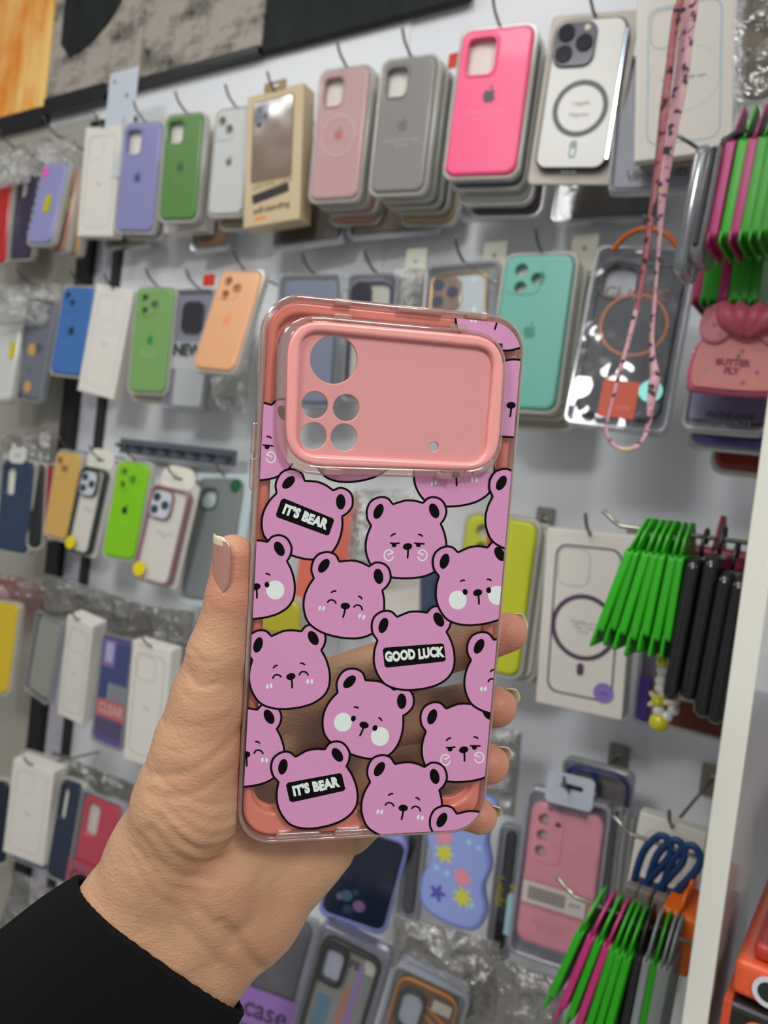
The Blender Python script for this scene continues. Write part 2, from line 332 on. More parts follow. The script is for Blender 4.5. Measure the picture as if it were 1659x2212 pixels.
def pouch(q, Y, lab, inner=None, innercam='none', seed=0, yaw=None, name='clear_pack', grp=None, mat=None, hk=None, plate=False, th=.012, rim=True, frame=(175, 178, 182), inset=.006, cat='phone case pack'):
    """flat see-through pack: raised border, film, case inside"""
    M, w, h = fit(q, Y, yaw); root = empty(name, M, lab, cat, grp)
    if rim: slab('pack_border', [rr(-w/2, w/2, -h/2, h/2, .008), rr(-w/2+.004, w/2-.004, -h/2+.004, h/2-.004, .006)], -th, 0, clear((.82, .83, .86), .1, .16, None, .45, frame), root, .0015)
    slab('pack_film', [rr(-w/2+.001, w/2-.001, -h/2+.001, h/2-.001, .007)], -.0025, -.0019, mat or M_film, root)
    slab('pack_back', [rr(-w/2+.001, w/2-.001, -h/2+.001, h/2-.001, .007)], -th-.001, -th, clear((.85, .86, .88), .1, .1, None, .3, frame), root)
    if inner:
        case_body(root, w-2*inset-.002, h-2*inset-.002, inner, innercam, z=-.0032, t=th-.005)
    if hk: hook((M @ Vector((0, h/2+.003, -.004))), hk, plate)
    return root, M, w, h
def bag(q, Y, lab, seed=0, amp=.006, tint=(.88, .88, .87), content=None, yaw=None, grp=None, haze=.12, hk=None, plate=False, cat='plastic bag', gloss=.16):
    """crumpled clear bag: closed thin pillow"""
    M, w, h = fit(q, Y, yaw); root = empty('plastic_bag', M, lab, cat, grp); nx, ny = 26, 44; V = []; Fc = []
    for side in (1, -1):
        for j in range(ny+1):
            for i in range(nx+1):
                u, v = i/nx, j/ny; e = min(1, 6*min(u, 1-u))*min(1, 8*min(v, 1-v)); p = Vector((u*w*28+seed*9.1, v*h*28, side*3.3+seed))
                r_ = 1-abs(noise.noise(p))*2.2; r2 = noise.noise(p*2.7)
                V.append(((u-.5)*w+noise.noise(p*.6)*.0025, (v-.5)*h+noise.noise(p*.6+Vector((9, 9, 9)))*.003, side*e*(.003+amp*max(r_, 0)+amp*.35*r2)))
    o = (nx+1)*(ny+1)
    for j in range(ny):
        for i in range(nx):
            a = j*(nx+1)+i; Fc.append((a, a+1, a+nx+2, a+nx+1)); Fc.append((o+a, o+a+nx+1, o+a+nx+2, o+a+1))
    link('bag_film', mesh(V, Fc, True), clear(tint, .09, gloss, (70, .6, .02), haze, (200, 198, 190)), root)
    if content: case_body(root, w*.72, h*.74, content[0], content[1] if len(content) > 1 else 'none', z=.002, t=.005)
    if hk: hook((M @ Vector((0, h/2+.003, .004))), hk, plate)
    return root, M, w, h
def sticker(root, x, y, z, r, col, name='round_sticker', metal=0): slab(name, [circ(x, y, r, 24)], z, z+.0004, pm(col, .35, metal), root)
# ================================================================ ROW 1
R1 = .785
carton([(186,275),(262,270),(245,511),(165,510)], R1+.01, 'white carton with pale blue phone outline, left end of the top row', edge=(170,190,195), txt='iPhone\n13', ring=False, hk='wire hook above the white carton at the left end of the top row')
_, M, w, h = case([(270,268),(347,264),(329,499),(245,498)], R1, (140,140,190), 'lavender purple phone case in the top row beside the white carton', logo=(72,84,130), text='iPhone 12\nPro', tcol=(160,160,200), hk='wire hook holding the lavender case in the top row')
behind((M, w, h), .016, .004, -.004, (150,150,160), 'grey case half hidden right behind the lavender one')
carton([(378,254),(466,246),(442,494),(351,508)], R1+.03, 'white carton with nothing printed visible, just behind the green case', edge=None)
case([(358,250),(438,243),(421,473),(341,474)], R1, (92,138,70), 'moss green phone case with glossy spots in the top row', logo=(60,100,70), text='iPhone 13', tcol=(120,160,100), hk='wire hook holding the moss green case in the top row')
_, M, w, h = case([(469,240),(540,230),(524,463),(447,462)], R1, (205,208,206), 'plain white phone case with small grey logo in the top row', cam='duo', logo=(110,114,118), hk='wire hook above the plain white case')
behind((M, w, h), .02, .004, -.012, (150,138,120), 'brownish pack sticking out below the plain white case', cam='none')
# beige window box
root, M, w, h = carton([(532,213),(657,175),(646,476),(527,490)], R1-.005, 'beige carton box with clear window showing a brown case', edge=None, face=(206,184,146), th=.028, name='window_box', yaw=6, hk='wire hook carrying the beige window box')
slab('hang_flap', [rr(-.018,.018,h/2-.002,h/2+.012,.003), rr(-.006,.006,h/2+.004,h/2+.008,.002)], -.001, 0, pm((160,132,96),.5), root)
slab('window_frame', [rr(-w*.38,w*.34,-h*.17,h*.44,.004), rr(-w*.36,w*.32,-h*.16,h*.43,.003)], 0, .0006, pm((120,96,66),.5), root)
slab('window_card', [rr(-w*.36,w*.32,-h*.16,h*.43,.003)], .0001, .0004, pm((158,126,100),.5), root)
slab('window_film', [rr(-w*.36,w*.32,-h*.16,h*.43,.003)], .0008, .0012, clear((.96,.96,.96),.10,.10,(4,.3,.02)), root)
slab('camera_plate', [rr(-w*.33,-w*.08,h*.27,h*.41,.005)], .0005, .0012, pm((120,122,130),.3,.3), root)
for k in range(3): slab('lens', [circ(-w*.26+(k==1)*w*.11, h*.37-k*.012*.8, .004, 18)], .0012, .0018, pm((60,62,70),.15), root)
link('printed_strap', slabmesh([rr(-w*.34,w*.3,-.006,.006,.002)],0,.0012), pm((36,30,26),.4), root).matrix_local = T(0,-h*.27,0) @ Matrix.Rotation(math.radians(9),4,'Z')
add_text(root, 'LIFETIME CASE', w*.11, 0, -h*.2, .0001, (110,90,64), .05); add_text(root, 'self-standing', w*.13, 0, -h*.38, .0001, (90,74,56), .05, bold=.0003)
add_text(root, 'case', w*.12, -w*.2, -h*.44, .0001, (232,140,56), .05, bold=.0004)
# dusty pink stack
q = [(692,157),(797,139),(772,428),(667,430)]
_, M, w, h = case(q, R1-.01, (196,158,158), 'dusty pink phone case at the front of its stack in the top row', logo=(186,120,104), hk='wire hook holding the dusty pink stack')
slab('magnet_ring', [circ(0,-.002,.026,32), circ(0,-.002,.022,32)], .0001, .0004, pm((204,170,168),.35), _)
behind((M,w,h), .015, .003, -.003, (214,186,180), 'pale pink case directly behind the dusty pink one')
behind((M,w,h), .030, .008, -.006, (196,130,140), 'rose case third in the dusty pink stack')
behind((M,w,h), .045, .006, -.016, (186,128,120), 'salmon case at the back of the dusty pink stack')
q = [(829,134),(941,116),(915,413),(795,414)]
_, M, w, h = case(q, R1-.02, (140,138,136), 'grey phone case at the front of its stack in the top row', logo=(116,116,120), text='iPhone 12 Pro Max\nsilicone', tcol=(176,176,172), hk='wire hook holding the grey stack')
behind((M,w,h), .015, .003, -.002, (170,172,166), 'light grey case directly behind the front grey one')
behind((M,w,h), .030, .006, -.005, (120,124,130), 'mid grey case third in the grey stack')
behind((M,w,h), .045, .010, -.007, (50,60,90), 'navy case fourth in the grey stack')
behind((M,w,h), .061, .016, -.018, (170,150,110), 'beige case at the very back of the grey stack')
q = [(1002,66),(1152,52),(1114,374),(957,379)]
_, M, w, h = case(q, R1-.03, (255,84,138), 'hot pink phone case with dark logo in the top row', logo=(60,52,60), text='iPhone13ProMax\nunyin case', tcol=(255,140,176), ly=.006, hk='wire hook holding the hot pink case')
behind((M,w,h), .015, .004, -.006, (70,74,110), 'dark blue case in clear tray right behind the hot pink case', cam='none')
behind((M,w,h), .032, .010, -.016, (190,190,196), 'silvery case third behind the hot pink one', cam='none')
behind((M,w,h), .05, .018, -.024, (70,60,80), 'dark plum case at the back behind the hot pink one', cam='none')
# white case with black edge and magnet ring, in grey-beige pack
M, w, h = fit([(1201,44),(1359,30),(1309,367),(1152,364)], R1-.035)
root = empty('phone_case', M, 'white phone case with black camera plate and dark magnet ring', 'phone case')
slab('pack_card', [rr(-w/2-.007, w/2+.007, -h/2-.012, h/2+.009, .006)], -.013, -.009, pm((196,188,176),.5), root, .001)
slab('case_shell', [rr(-w/2,w/2,-h/2,h/2,.012,8)], -.009, -.0008, pm((30,40,44),.2,.3,.5,.6), root, .002)
slab('back_panel', [rr(-w/2+.002,w/2-.002,-h/2+.002,h/2-.002,.0105,8)], -.002, 0, pm((214,213,208),.3), root, .0004)
slab('chrome_edge', [rr(w/2-.0013,w/2+.0003,-h/2+.01,h/2-.012,.001)], -.006, .0004, pm((190,205,225),.12,1.), root)
slab('camera_plate', [rr(-w/2+.003,-w/2+.044,h/2-.047,h/2-.004,.011)], 0, .0025, pm((52,54,62),.2,.4), root, .001)
for dx, dy in ((.014,-.015),(.014,-.035),(.033,-.025)):
    slab('lens', [circ(-w/2+dx,h/2+dy,.0085,24)], .0025, .0042, pm((28,30,38),.08), root, .0008)
sticker(root, -w/2+.034, h/2-.0105, .0026, .0028, (210,200,170), 'flash')
slab('magnet_ring', [circ(.002,-.014,.0275,44), circ(.002,-.014,.0225,44)], 0, .0005, pm((84,88,90),.45,.1), root)
slab('magnet_bar', [rr(-.0025,.0045,-.062,-.045,.003), rr(-.0012,.0032,-.060,-.052,.002)], 0, .0005, pm((130,150,150),.4,.1), root)
add_text(root, 'magsafe', .0055, .002, -.009, .0001, (150,130,130)); add_text(root, 'Magnetic', .0055, .002, -.020, .0001, (130,130,130)); add_text(root, 'CE RoHS', .004, 0, -.076, .0001, (170,170,170))
hook(M @ Vector((0, h/2+.006, -.004)), 'wire hook above the white case with the magnet ring')
root, M, w, h = carton([(1375,-7),(1590,-40),(1582,318),(1370,354)], R1-.045, 'large white carton with pale blue phone outline behind the floral strap', edge=(176,196,206), ring=(.031,.0009), txt='iPhone magsafe case', th=.012, ew=.0016, txtc=(110,110,110))
slab('pack_card', [rr(-w/2+.004, w/2-.004, -h/2-.002, h/2, .004)], -.02, -.013, pm((160,148,130),.5), root)
root, M, w, h = pouch([(1335,120),(1520,110),(1500,412),(1314,414)], R1-.015, 'silvery pack sticking out below the large white carton', name='clear_pack', seed=3)
slab('card', [rr(-w/2+.004,w/2-.004,-h/2+.008,h/2,.003)], -.008, -.006, pm((186,188,198),.4), root); add_text(root, 'UNIQUE ID', .011, .005, -h/2+.019, -.002, (120,122,130), bold=.0003)
# far right shiny packs
bag([(1592,-60),(1700,-70),(1690,250),(1585,262)], .72, 'glossy clear pack around a grey-brown case at the top right corner', seed=5, content=((128,118,104),), haze=.05, gloss=.3)
# left bay, top
case([(-30,395),(24,388),(8,566),(-45,570)], R1+.02, (190,40,40), 'glossy red phone case at the left edge of the picture', rough=.15, cam='none', logo=None)
case([(38,378),(86,374),(62,555),(18,560)], R1+.035, (52,44,74), 'dark plum phone case left of the lace-edged lavender one', cam='window')
root, M, w, h = case([(96,352),(146,349),(108,523),(54,526)], R1-.0, (146,146,196), 'lavender case with frilly clear edge and yellow tag, left bay', cam='none', yaw=4, r=.016)
slab('price_tag', [rr(-.004,.012,-.018,.012,.002)], .0005, .0015, pm((190,182,20),.4), root)
for k in range(9): slab('frill', [circ(-w/2-.001, -h/2+.02+k*.0145, .006, 14), circ(-w/2-.001, -h/2+.02+k*.0145, .003, 14)], -.006, -.002, clear((.8,.8,.82),.1,.25,None,.3), root, .001)
sticker(root, -w*.3, h*.38, .0006, .0075, (250,90,200), 'pink_gem')
root, M, w, h = case([(142,366),(168,364),(138,540),(110,545)], R1+.02, (176,130,116), 'rosy brown case with yellow tag behind the frilly lavender one', cam='none', rough=.15)
slab('price_tag', [rr(-.012,.012,-.004,.022,.002)], .0005, .0015, pm((196,184,10),.4), root)
case([(166,385),(182,383),(166,548),(150,550)], R1+.03, (200,166,110), 'thin golden case edge beside the first white carton', cam='none', rough=.15)
for i, (q, lb) in enumerate([([(-20,330),(70,305),(62,395),(-20,410)], 'crumpled clear bag top over the red case in the left bay'), ([(74,304),(170,288),(160,372),(70,380)], 'crumpled clear bag top over the frilly lavender case')]):
    bag(q, R1+.02, lb, seed=i+1, haze=.06, hk=lb.replace('crumpled clear bag', 'wire hook for the clear bag'))
for px, py, lb in ((988,128,'small red tag left of the hot pink case'),(452,604,'small red tag on the wire left of the peach orange case')):
    a = at(px, py, .83); t = slab('paper_tag', [rr(-.012,.012,-.010,.008,.002)], 0, .001, pm((206,60,36),.5), None, mw=T(*a) @ MZ0); tag(t, lb, 'tag')
for k, (q, Y, c_, lb) in enumerate([([(600,420),(755,400),(740,520),(590,535)], .83, (92,88,84), 'dark grey pack low behind the dusty pink stack'), ([(420,470),(505,460),(492,530),(410,545)], .84, (136,100,74), 'brown pack low behind the plain white case'), ([(1000,390),(1120,380),(1105,465),(985,470)], .82, (176,170,160), 'pale pack end low behind the hot pink case'), ([(760,430),(960,420),(950,500),(750,510)], .84, (120,108,88), 'olive pack low behind the grey stack'), ([(230,500),(330,500),(320,530),(225,535)], .84, (90,110,60), 'green tinted pack end under the lavender case'), ([(1200,380),(1440,370),(1420,470),(1190,480)], .84, (96,94,90), 'grey pack low behind the magnet ring case')]):
    pouch(q, Y, lb, inner=c_, yaw=8)
# ================================================================ ROW 2
R2 = .78
case([(137,619),(206,621),(171,812),(105,804)], R2, (62,112,176), 'bright blue phone case in the second row', cam='duo', logo=(24,40,70), text='iPhone 12', tcol=(100,146,200), hk='wire hook holding the bright blue case')
carton([(210,614),(288,627),(247,866),(165,841)], R2, 'white carton standing askew between the blue and the green case', edge=(196,202,202), txt='iPhone\n14', th=.02, yaw=14, hk='wire hook holding the askew white carton')
_, M, w, h = case([(293,622),(377,622),(353,850),(276,844)], R2, (122,166,96), 'light green phone case with darker green logo in the second row', cam='tri', logo=(40,140,80), text='iPhone 12 Pro\nMax case', tcol=(160,196,140), hk='wire hook holding the light green case')
behind((M,w,h), .016, -.006, -.010, (188,180,160), 'cream pack half hidden behind the light green case', cam='none')
root, M, w, h = pouch([(380,624),(463,622),(436,890),(347,885)], R2+.012, 'grey pack with the word NEW and a black camera case', hk='wire hook holding the pack marked NEW')
slab('card', [rr(-w/2+.003,w/2-.003,-h/2+.003,h/2-.003,.004)], -.010, -.006, pm((150,152,166),.5), root)
slab('white_band', [rr(-w/2+.003,w/2-.003,-.028,.012,.001)], -.006, -.004, pm((214,214,212),.5), root)
slab('white_case', [rr(-w*.3,w*.42,-h*.46,-.024,.008)], -.006, -.003, pm((206,210,208),.3), root, .001)
slab('camera_plate', [rr(-w*.28,w*.24,h*.14,h*.40,.012)], -.005, -.002, pm((46,46,54),.3), root, .0008)
add_text(root, 'NEW', w*.3, -w*.05, 0, -.0018, (50,60,60), bold=.0008)
bag([(470,640),(566,620),(532,895),(440,885)], R2+.03, 'clear bag with a pale case behind the orange case', seed=8, content=((196,198,190),), haze=.1)
_, M, w, h = case([(481,587),(566,583),(503,804),(411,791)], R2-.035, (232,170,122), 'peach orange phone case tilted to the right in the second row', cam='tri', logo=(236,150,84), text='iPhone 13\nPro', tcol=(240,190,150), hk='wire hook holding the peach orange case')
pouch([(600,590),(742,592),(720,880),(585,880)], R2+.01, 'blue-grey pack whose top shows above the held case', inner=(132,140,160), seed=11, hk='wire hook holding the blue-grey pack')
root, M, w, h = pouch([(748,588),(862,590),(842,870),(735,870)], R2, 'clear pack with purple-edged case and black camera', hk='wire hook above the purple-edged case')
slab('case_edge', [rr(-w*.42,w*.38,-h*.44,h*.44,.012), rr(-w*.38,w*.34,-h*.42,h*.42,.010)], -.008, -.003, pm((62,56,96),.3), root, .0008)
slab('card', [rr(-w*.4,w*.36,-h*.43,h*.43,.01)], -.009, -.007, pm((206,206,188),.5), root)
slab('camera_plate', [rr(-w*.42,-w*.02,h*.2,h*.44,.012)], -.006, -.0028, pm((40,38,52),.2), root, .001)
for i in range(3): bag([(846+i*14,585),(905+i*14,578),(880+i*14,860),(830+i*14,860)], R2+.012+.012*i, ['clear sleeve just right of the purple-edged case', 'second clear sleeve from the purple-edged case', 'third clear sleeve, next to the gold-rimmed case'][i], seed=20+i, haze=.12, amp=.002, yaw=8)
root, M, w, h = pouch([(918,572),(1082,560),(1062,870),(895,880)], R2-.01, 'glossy pack with a white case rimmed in gold', hk='wire hook above the gold-rimmed white case', mat=M_glassy)
slab('case_edge', [rr(-w*.42,w*.34,-h*.44,h*.44,.013), rr(-w*.39,w*.31,-h*.425,h*.425,.011)], -.009, -.003, pm((206,166,120),.2,.8), root, .001)
slab('white_panel', [rr(-w*.4,w*.32,-h*.43,h*.43,.011)], -.009, -.006, pm((206,212,214),.3), root)
slab('camera_plate', [rr(-w*.39,-w*.0,h*.17,h*.42,.011)], -.006, -.0032, pm((196,170,150),.15,.8), root, .001)
for dx, dy in ((.09,.36),(.09,.24),(.28,.30)): slab('lens', [circ(-w*.39+w*dx, h*dy, .0065, 20)], -.0034, -.0022, pm((84,86,104),.1), root)
_, M, w, h = case([(1096,551),(1242,549),(1198,884),(1046,880)], R2-.02, (108,184,168), 'teal green phone case at the right of the held case', cam='tri', logo=(60,140,126), text='iPhone 11', tcol=(120,196,180), hk='wire hook holding the teal green case')
behind((M,w,h), .015, .005, -.004, (214,214,204), 'white pack edge directly behind the teal green case', cam='none'); behind((M,w,h), .030, .012, -.012, (170,160,140), 'beige pack at the back behind the teal green case', cam='none')
for px, py, lb in ((898,572,'small white price plate between the second row packs'), (1068,560,'small white price plate left of the teal green case'), (1262,545,'small white price plate right of the teal green case')):
    a = at(px, py, .84); t = slab('price_plate', [rr(-.015,.015,-.022,.02,.002), circ(0,.004,.003,12)], 0, .0012, pm((214,212,196),.4), None, mw=T(*a) @ Matrix.Rotation(math.pi/2,4,'X')); tag(t, lb, 'price plate')
# dark grey case in clear pack
root, M, w, h = pouch([(1296,530),(1505,533),(1450,946),(1209,906)], R2-.05, 'clear pack with dark grey case, orange label and copper ring', th=.016, mat=M_glassy, hk='wire hook with orange tag above the dark grey case')
slab('case_shell', [rr(-w*.42,w*.41,-h*.44,h*.41,.014)]+[rr(-w*.40,-w*.04,h*.21,h*.40,.011)], -.012, -.003, pm((62,62,68),.45,bump=(200,.3,.001)), root, .003)
slab('camera_rim', [rr(-w*.41,-w*.03,h*.20,h*.405,.012), rr(-w*.385,-w*.055,h*.212,h*.393,.010)], -.004, -.0024, pm((44,44,50),.3), root, .0006)
slab('insert_card', [rr(-w*.40,w*.39,-h*.42,h*.40,.01)], -.0135, -.0125, pm((196,198,202),.4), root)
slab('copper_ring', [circ(0,.012,.031,44), circ(0,.012,.0285,44)], -.0028, -.0022, pm((150,84,48),.35,.3), root)
add_text(root, 'CLASSIC', .016, -.002, .042, -.0026, (150,84,56), bold=.0002)
slab('orange_label', [rr(-w*.18,w*.17,-h*.44,-h*.24,.001)], -.0028, -.0018, pm((214,72,30),.45), root); add_text(root, 'case', .008, .004, -h*.38, -.0016, (232,120,90), bold=.0003)
sticker(root, w*.28, -h*.28, -.0018, .0105, (120,196,190), 'holographic_sticker', .4)
a = at(1395, 520, R2-.055); t = link('orange_tag', tube(catmull([(-.03,0,-.008),(-.018,-.004,.004),(0,-.006,.009),(.018,-.004,.004),(.03,0,-.008)],6),.0026,8), pm((190,96,30),.4), None, T(*a)); tag(t, 'curved orange hanging tag over the dark grey case pack', 'tag')
# pink bow case at right
M, w, h = fit([(1509,660),(1700,650),(1690,880),(1478,826)], .66, 8, 0)
root = empty('phone_case', M, 'pink rubber case with a big moulded bow at the right edge', 'phone case'); u = w/.084
out = catmull([(-.5*w,-.25*h),(-.47*w,-.47*h),(-.3*w,-.5*h),(.3*w,-.5*h),(.5*w,-.42*h),(.5*w,0),(.47*w,.40*h),(.3*w,.5*h),(0,.5*h),(-.36*w,.5*h),(-.43*w,.34*h),(-.38*w,.16*h),(-.46*w,0)], 6, True)
slab('case_shell', [[(p[0],p[1]) for p in out]], -.012, -.002, pm((196,96,122),.5), root, .004)
slab('front_face', [[(p[0]*.89,p[1]*.89) for p in out]], -.003, .0002, pm((222,140,136),.5), root, .001)
for s_ in (-1, 1): slab('rounded_ear', [circ(-.24*w if s_ < 0 else .36*w, .27*h, .2*w, 24, .24*h, .3*s_)], -.002, .0045, pm((212,134,144),.5), root, .003)
bw = [link('x', tube(catmull([(.06*w,.14*h,.006),(.06*w+sx*.012,.3*h,.009),(.06*w+sx*.02,.47*h,.007)],5),[.004,.005,.006,.007,.008,.0085,.0085,.008,.007,.005,.004][:11],10), None).data for sx in (-1,-.35,.4,1.1)]
for o in [o for o in COL.objects if o.name.startswith('x') and o.parent is None and o.type=='MESH' and len(o.name)<6]: bpy.data.objects.remove(o)
link('bow', joinm(bw), pm((200,92,114),.45), root); root.children[-1].data.polygons.foreach_set('use_smooth',[True]*len(root.children[-1].data.polygons))
add_text(root, 'BUTTER\nFLY', .0068, -.02*w, -.2*h, .0005, (150,52,72), bold=.0004)
for k,(x_,y_,c_) in enumerate([(-.2,.42,(226,150,50)),(-.1,.3,(226,150,50)),(-.06,.16,(130,180,90)),(.06,-.02,(200,90,90)),(.03,-.08,(80,130,80)),(-.3,-.24,(190,150,150)),(.25,-.24,(220,80,90)),(.22,-.36,(220,170,60)),(.12,-.36,(210,90,100)),(-.28,.24,(190,100,110)),(-.2,.14,(190,100,110))]):
    slab('printed_dot', [circ(x_*w,y_*h,.0018,10)], .0046 if y_>.08 and x_<0 else .0003, .0049 if y_>.08 and x_<0 else .0006, pm(c_,.5), root)
root, M, w, h = pouch([(1500,740),(1680,745),(1662,945),(1467,922)], .70, 'clear pack with blurred black print hanging below the pink bow case', yaw=8)
slab('card', [rr(-w/2+.004,w/2-.004,-h/2+.012,h/2,.003)], -.008, -.006, pm((120,120,150),.4), root); add_text(root, 'IN THE CASE\nPRODUCTS', .0062, .004, -h/2+.012, -.0015, (66,64,72), bold=.0003)
root, M, w, h = pouch([(1505,800),(1690,810),(1660,985),(1490,957)], .73, 'pack with a purple lower stripe, lower than the black print', yaw=8)
slab('purple_stripe', [rr(-w/2+.002,w/2-.002,-h/2+.002,-h/2+.010,.001)], -.0015, -.0005, pm((84,60,140),.4), root); slab('card', [rr(-w/2+.004,w/2-.004,-h/2+.01,h/2,.003)], -.008, -.006, pm((110,100,90),.4), root)
case([(1560,860),(1700,870),(1670,1022),(1545,1006)], .78, (140,48,34), 'dull red case lowest behind the packs at the right edge', cam='none', yaw=8)
# left bay, second row
root, M, w, h = case([(8,640),(52,640),(22,862),(-30,868)], R2+.02, (206,208,204), 'white case with yellow tag at the left edge, second row', cam='none', rough=.15)
slab('price_tag', [rr(w*.2,w*.42,-.02,.01,.002)], .0005, .0015, pm((206,196,20),.4), root)
root, M, w, h = pouch([(60,640),(125,650),(85,872),(25,860)], R2+.03, 'grey patterned case with yellow blobs in a clear pack, left bay', inner=(120,124,138))
for x_,y_,r_,c_ in ((-.1,.0,.011,(214,176,84)),(.1,.03,.009,(86,86,110)),(-.05,-.36,.010,(220,170,90)),(-.1,-.2,.005,(70,120,140)),(.05,.3,.013,(190,200,200))): sticker(root, x_*w, y_*h, -.0024, r_, c_, 'printed_blob')
bag([(-10,610),(130,618),(122,705),(-20,700)], R2+.02, 'crumpled clear bag top over the patterned case in the left bay', seed=31, haze=.08, hk='wire hook for the second row bag in the left bay')
# ================================================================ ROW 3
R3 = .775
_, M, w, h = case([(5,994),(72,998),(55,1198),(-12,1184)], R3, (40,58,88), 'navy blue case with slot camera opening, left bay', cam='pill', rough=.5); hangtab(_, w, h, .001, (210,212,210), .018)
case([(68,1000),(97,1005),(84,1180),(58,1186)], R3+.01, (24,24,28), 'narrow black case beside the navy one in the left bay', cam='none', yaw=20)
case([(97,1004),(116,1004),(104,1160),(86,1166)], R3+.02, (150,24,34), 'thin red case edge beside the narrow black case', cam='none')
case([(121,976),(178,980),(138,1169),(94,1153)], R3-.01, (206,166,88), 'mustard tan phone case in the third row', cam='duo', text='iPhone 12', tcol=(220,190,120), hk='wire hook holding the mustard tan case')
def edged(q, Y, lab, edge, stick, hk):
    M, w, h = fit(q, Y); root = empty('phone_case', M, lab, 'phone case')
    slab('pack_card', [rr(-w/2-.003,w/2+.006,-h/2-.003,h/2+.010,.008)], -.016, -.012, clear((.9,.9,.9),.1,.1,None,.75,(222,218,208)), root, .001)
    slab('edge_frame', [rr(-w/2,w/2,-h/2,h/2,.012,8), rr(-w/2+.004,w/2-.004,-h/2+.004,h/2-.004,.009,8)], -.012, 0, pm(edge,.25,0,.5,.4), root, .002)
    slab('back_panel', [rr(-w/2+.003,w/2-.003,-h/2+.003,h/2-.003,.010,8)], -.010, -.006, pm((206,204,196),.35), root)
    slab('camera_plate', [rr(-w/2+.004,-w/2+.040,h/2-.046,h/2-.006,.010)], -.006, -.001, pm(edge,.3), root, .001)
    slab('camera_panel', [rr(-w/2+.006,-w/2+.038,h/2-.044,h/2-.008,.009)], -.001, -.0003, pm((196,200,206),.3), root)
    for dx, dy in ((.014,-.017),(.014,-.034),(.030,-.026)): slab('lens', [circ(-w/2+dx,h/2+dy,.006,20)], -.0003, .0008, pm((50,64,80),.15), root)
    sticker(root, -w/2+.012, -h/2+.014, .0002, .010, (226,208,10), 'yellow_sticker')
    add_text(root, stick, .0055, .004, 0, -.0058, (170,168,164))
    hangtab(root, w, h, -.011, (222,220,208), .024)
    hook(M @ Vector((0, h/2+.013, -.012)), hk); return root
edged([(172,1005),(232,1013),(184,1202),(140,1187)], R3-.02, 'white case with thick black edge and round yellow sticker', (44,50,50), 'iPhone 12\nPro', 'wire hook through the tab of the black-edged white case')
_, M, w, h = case([(252,997),(326,1001),(283,1212),(220,1197)], R3-.03, (128,196,18), 'lime green phone case with black logo in the third row', cam='tri', logo=(20,50,20), text='iPhone 11', tcol=(160,214,70), hk='wire hook holding the lime green case')
edged([(325,1044),(414,1060),(358,1270),(284,1245)], R3-.05, 'white case with dusty rose edge and round yellow sticker', (150,112,122), 'iPhone 12 Pro\nMax', 'wire hook through the tab of the rose-edged white case')
root, M, w, h = carton([(427,1022),(552,1024),(505,1318),(383,1306)], R3-.0, 'pale blue pack box with a translucent grey case behind the thumb', edge=None, face=(186,200,202), th=.02, hk='wire hook holding the pale blue pack box')
slab('case_shell', [rr(-w*.42,w*.36,-h*.44,h*.46,.012)]+[rr(-w*.32,-w*.02,h*.22,h*.38,.012)], 0, .006, pm((120,126,126),.3), root, .002)
slab('camera_rim', [rr(-w*.34,w*.0,h*.21,h*.39,.013), rr(-w*.30,-w*.04,h*.23,h*.37,.011)], .005, .007, pm((84,88,88),.3), root, .0006); sticker(root, w*.26, h*.40, .0062, .0095, (40,100,70), 'green_sticker', .3)
# flat bar rack above third row
a = at(375, 975, .84); t = empty('peg_rack', T(*a), 'flat grey peg bar on the wall above the lime green case', 'rack'); link('bar', boxmesh(-.13,.13,0,.006,-.012,.012,.001), pm((90,98,108),.4), t)
for k in range(8): link('peg', boxmesh(-.115+k*.033,-.105+k*.033,-.02,0,-.003,.003,.001), pm((50,56,64),.4), t)
# seen through the clear case
case([(668,1060),(775,1070),(737,1320),(630,1310)], R3+.03, (226,108,86), 'coral red case seen through the clear part of the held case', cam='none', yaw=8)
bag([(760,1060),(900,1055),(880,1230),(750,1240)], R3-.03, 'shiny crumpled bag seen through the held case near the sleepy bear', seed=41, haze=.1, gloss=.4)
case([(555,1290),(650,1300),(640,1372),(548,1365)], R3-.02, (206,196,40), 'yellow case end seen through the lower left of the held case', cam='none', yaw=8)
carton([(815,1230),(905,1225),(900,1470),(800,1460)], R3, 'white carton glimpsed through the held case', edge=None)
case([(905,1230),(960,1235),(950,1460),(892,1450)], R3+.01, (44,64,100), 'dark blue case glimpsed through the held case', cam='none')
_, M, w, h = case([(1010,1108),(1158,1132),(1120,1464),(966,1430)], R3-.02, (196,202,34), 'bright yellow phone case right behind the held case', cam='tri', logo=(150,160,40), hk='wire hook holding the bright yellow case', plate=True, rough=.5)
behind((M,w,h), .016, .010, -.004, (206,208,196), 'white pack directly behind the bright yellow case', cam='none'); behind((M,w,h), .034, .022, -.006, (120,130,120), 'grey-green pack at the back behind the bright yellow case', cam='none')
root, M, w, h = carton([(1184,1142),(1370,1156),(1346,1560),(1155,1514)], R3-.05, 'white carton printed with purple phone outline and thick ring', edge=(92,72,96), ring=(.0315,.0045), ringcol=(84,66,88), txt='MagSafe case\nClear Case\nCover', th=.024, ew=.0018, capsule=True, hk='wire hook with plate behind the green hangers', plate=True)
sticker(root, w*.28, -h*.37, .0003, .0095, (140,120,190))
add_text(root, 'new', .005, w*.28, -h*.37, .0008, (70,50,120))
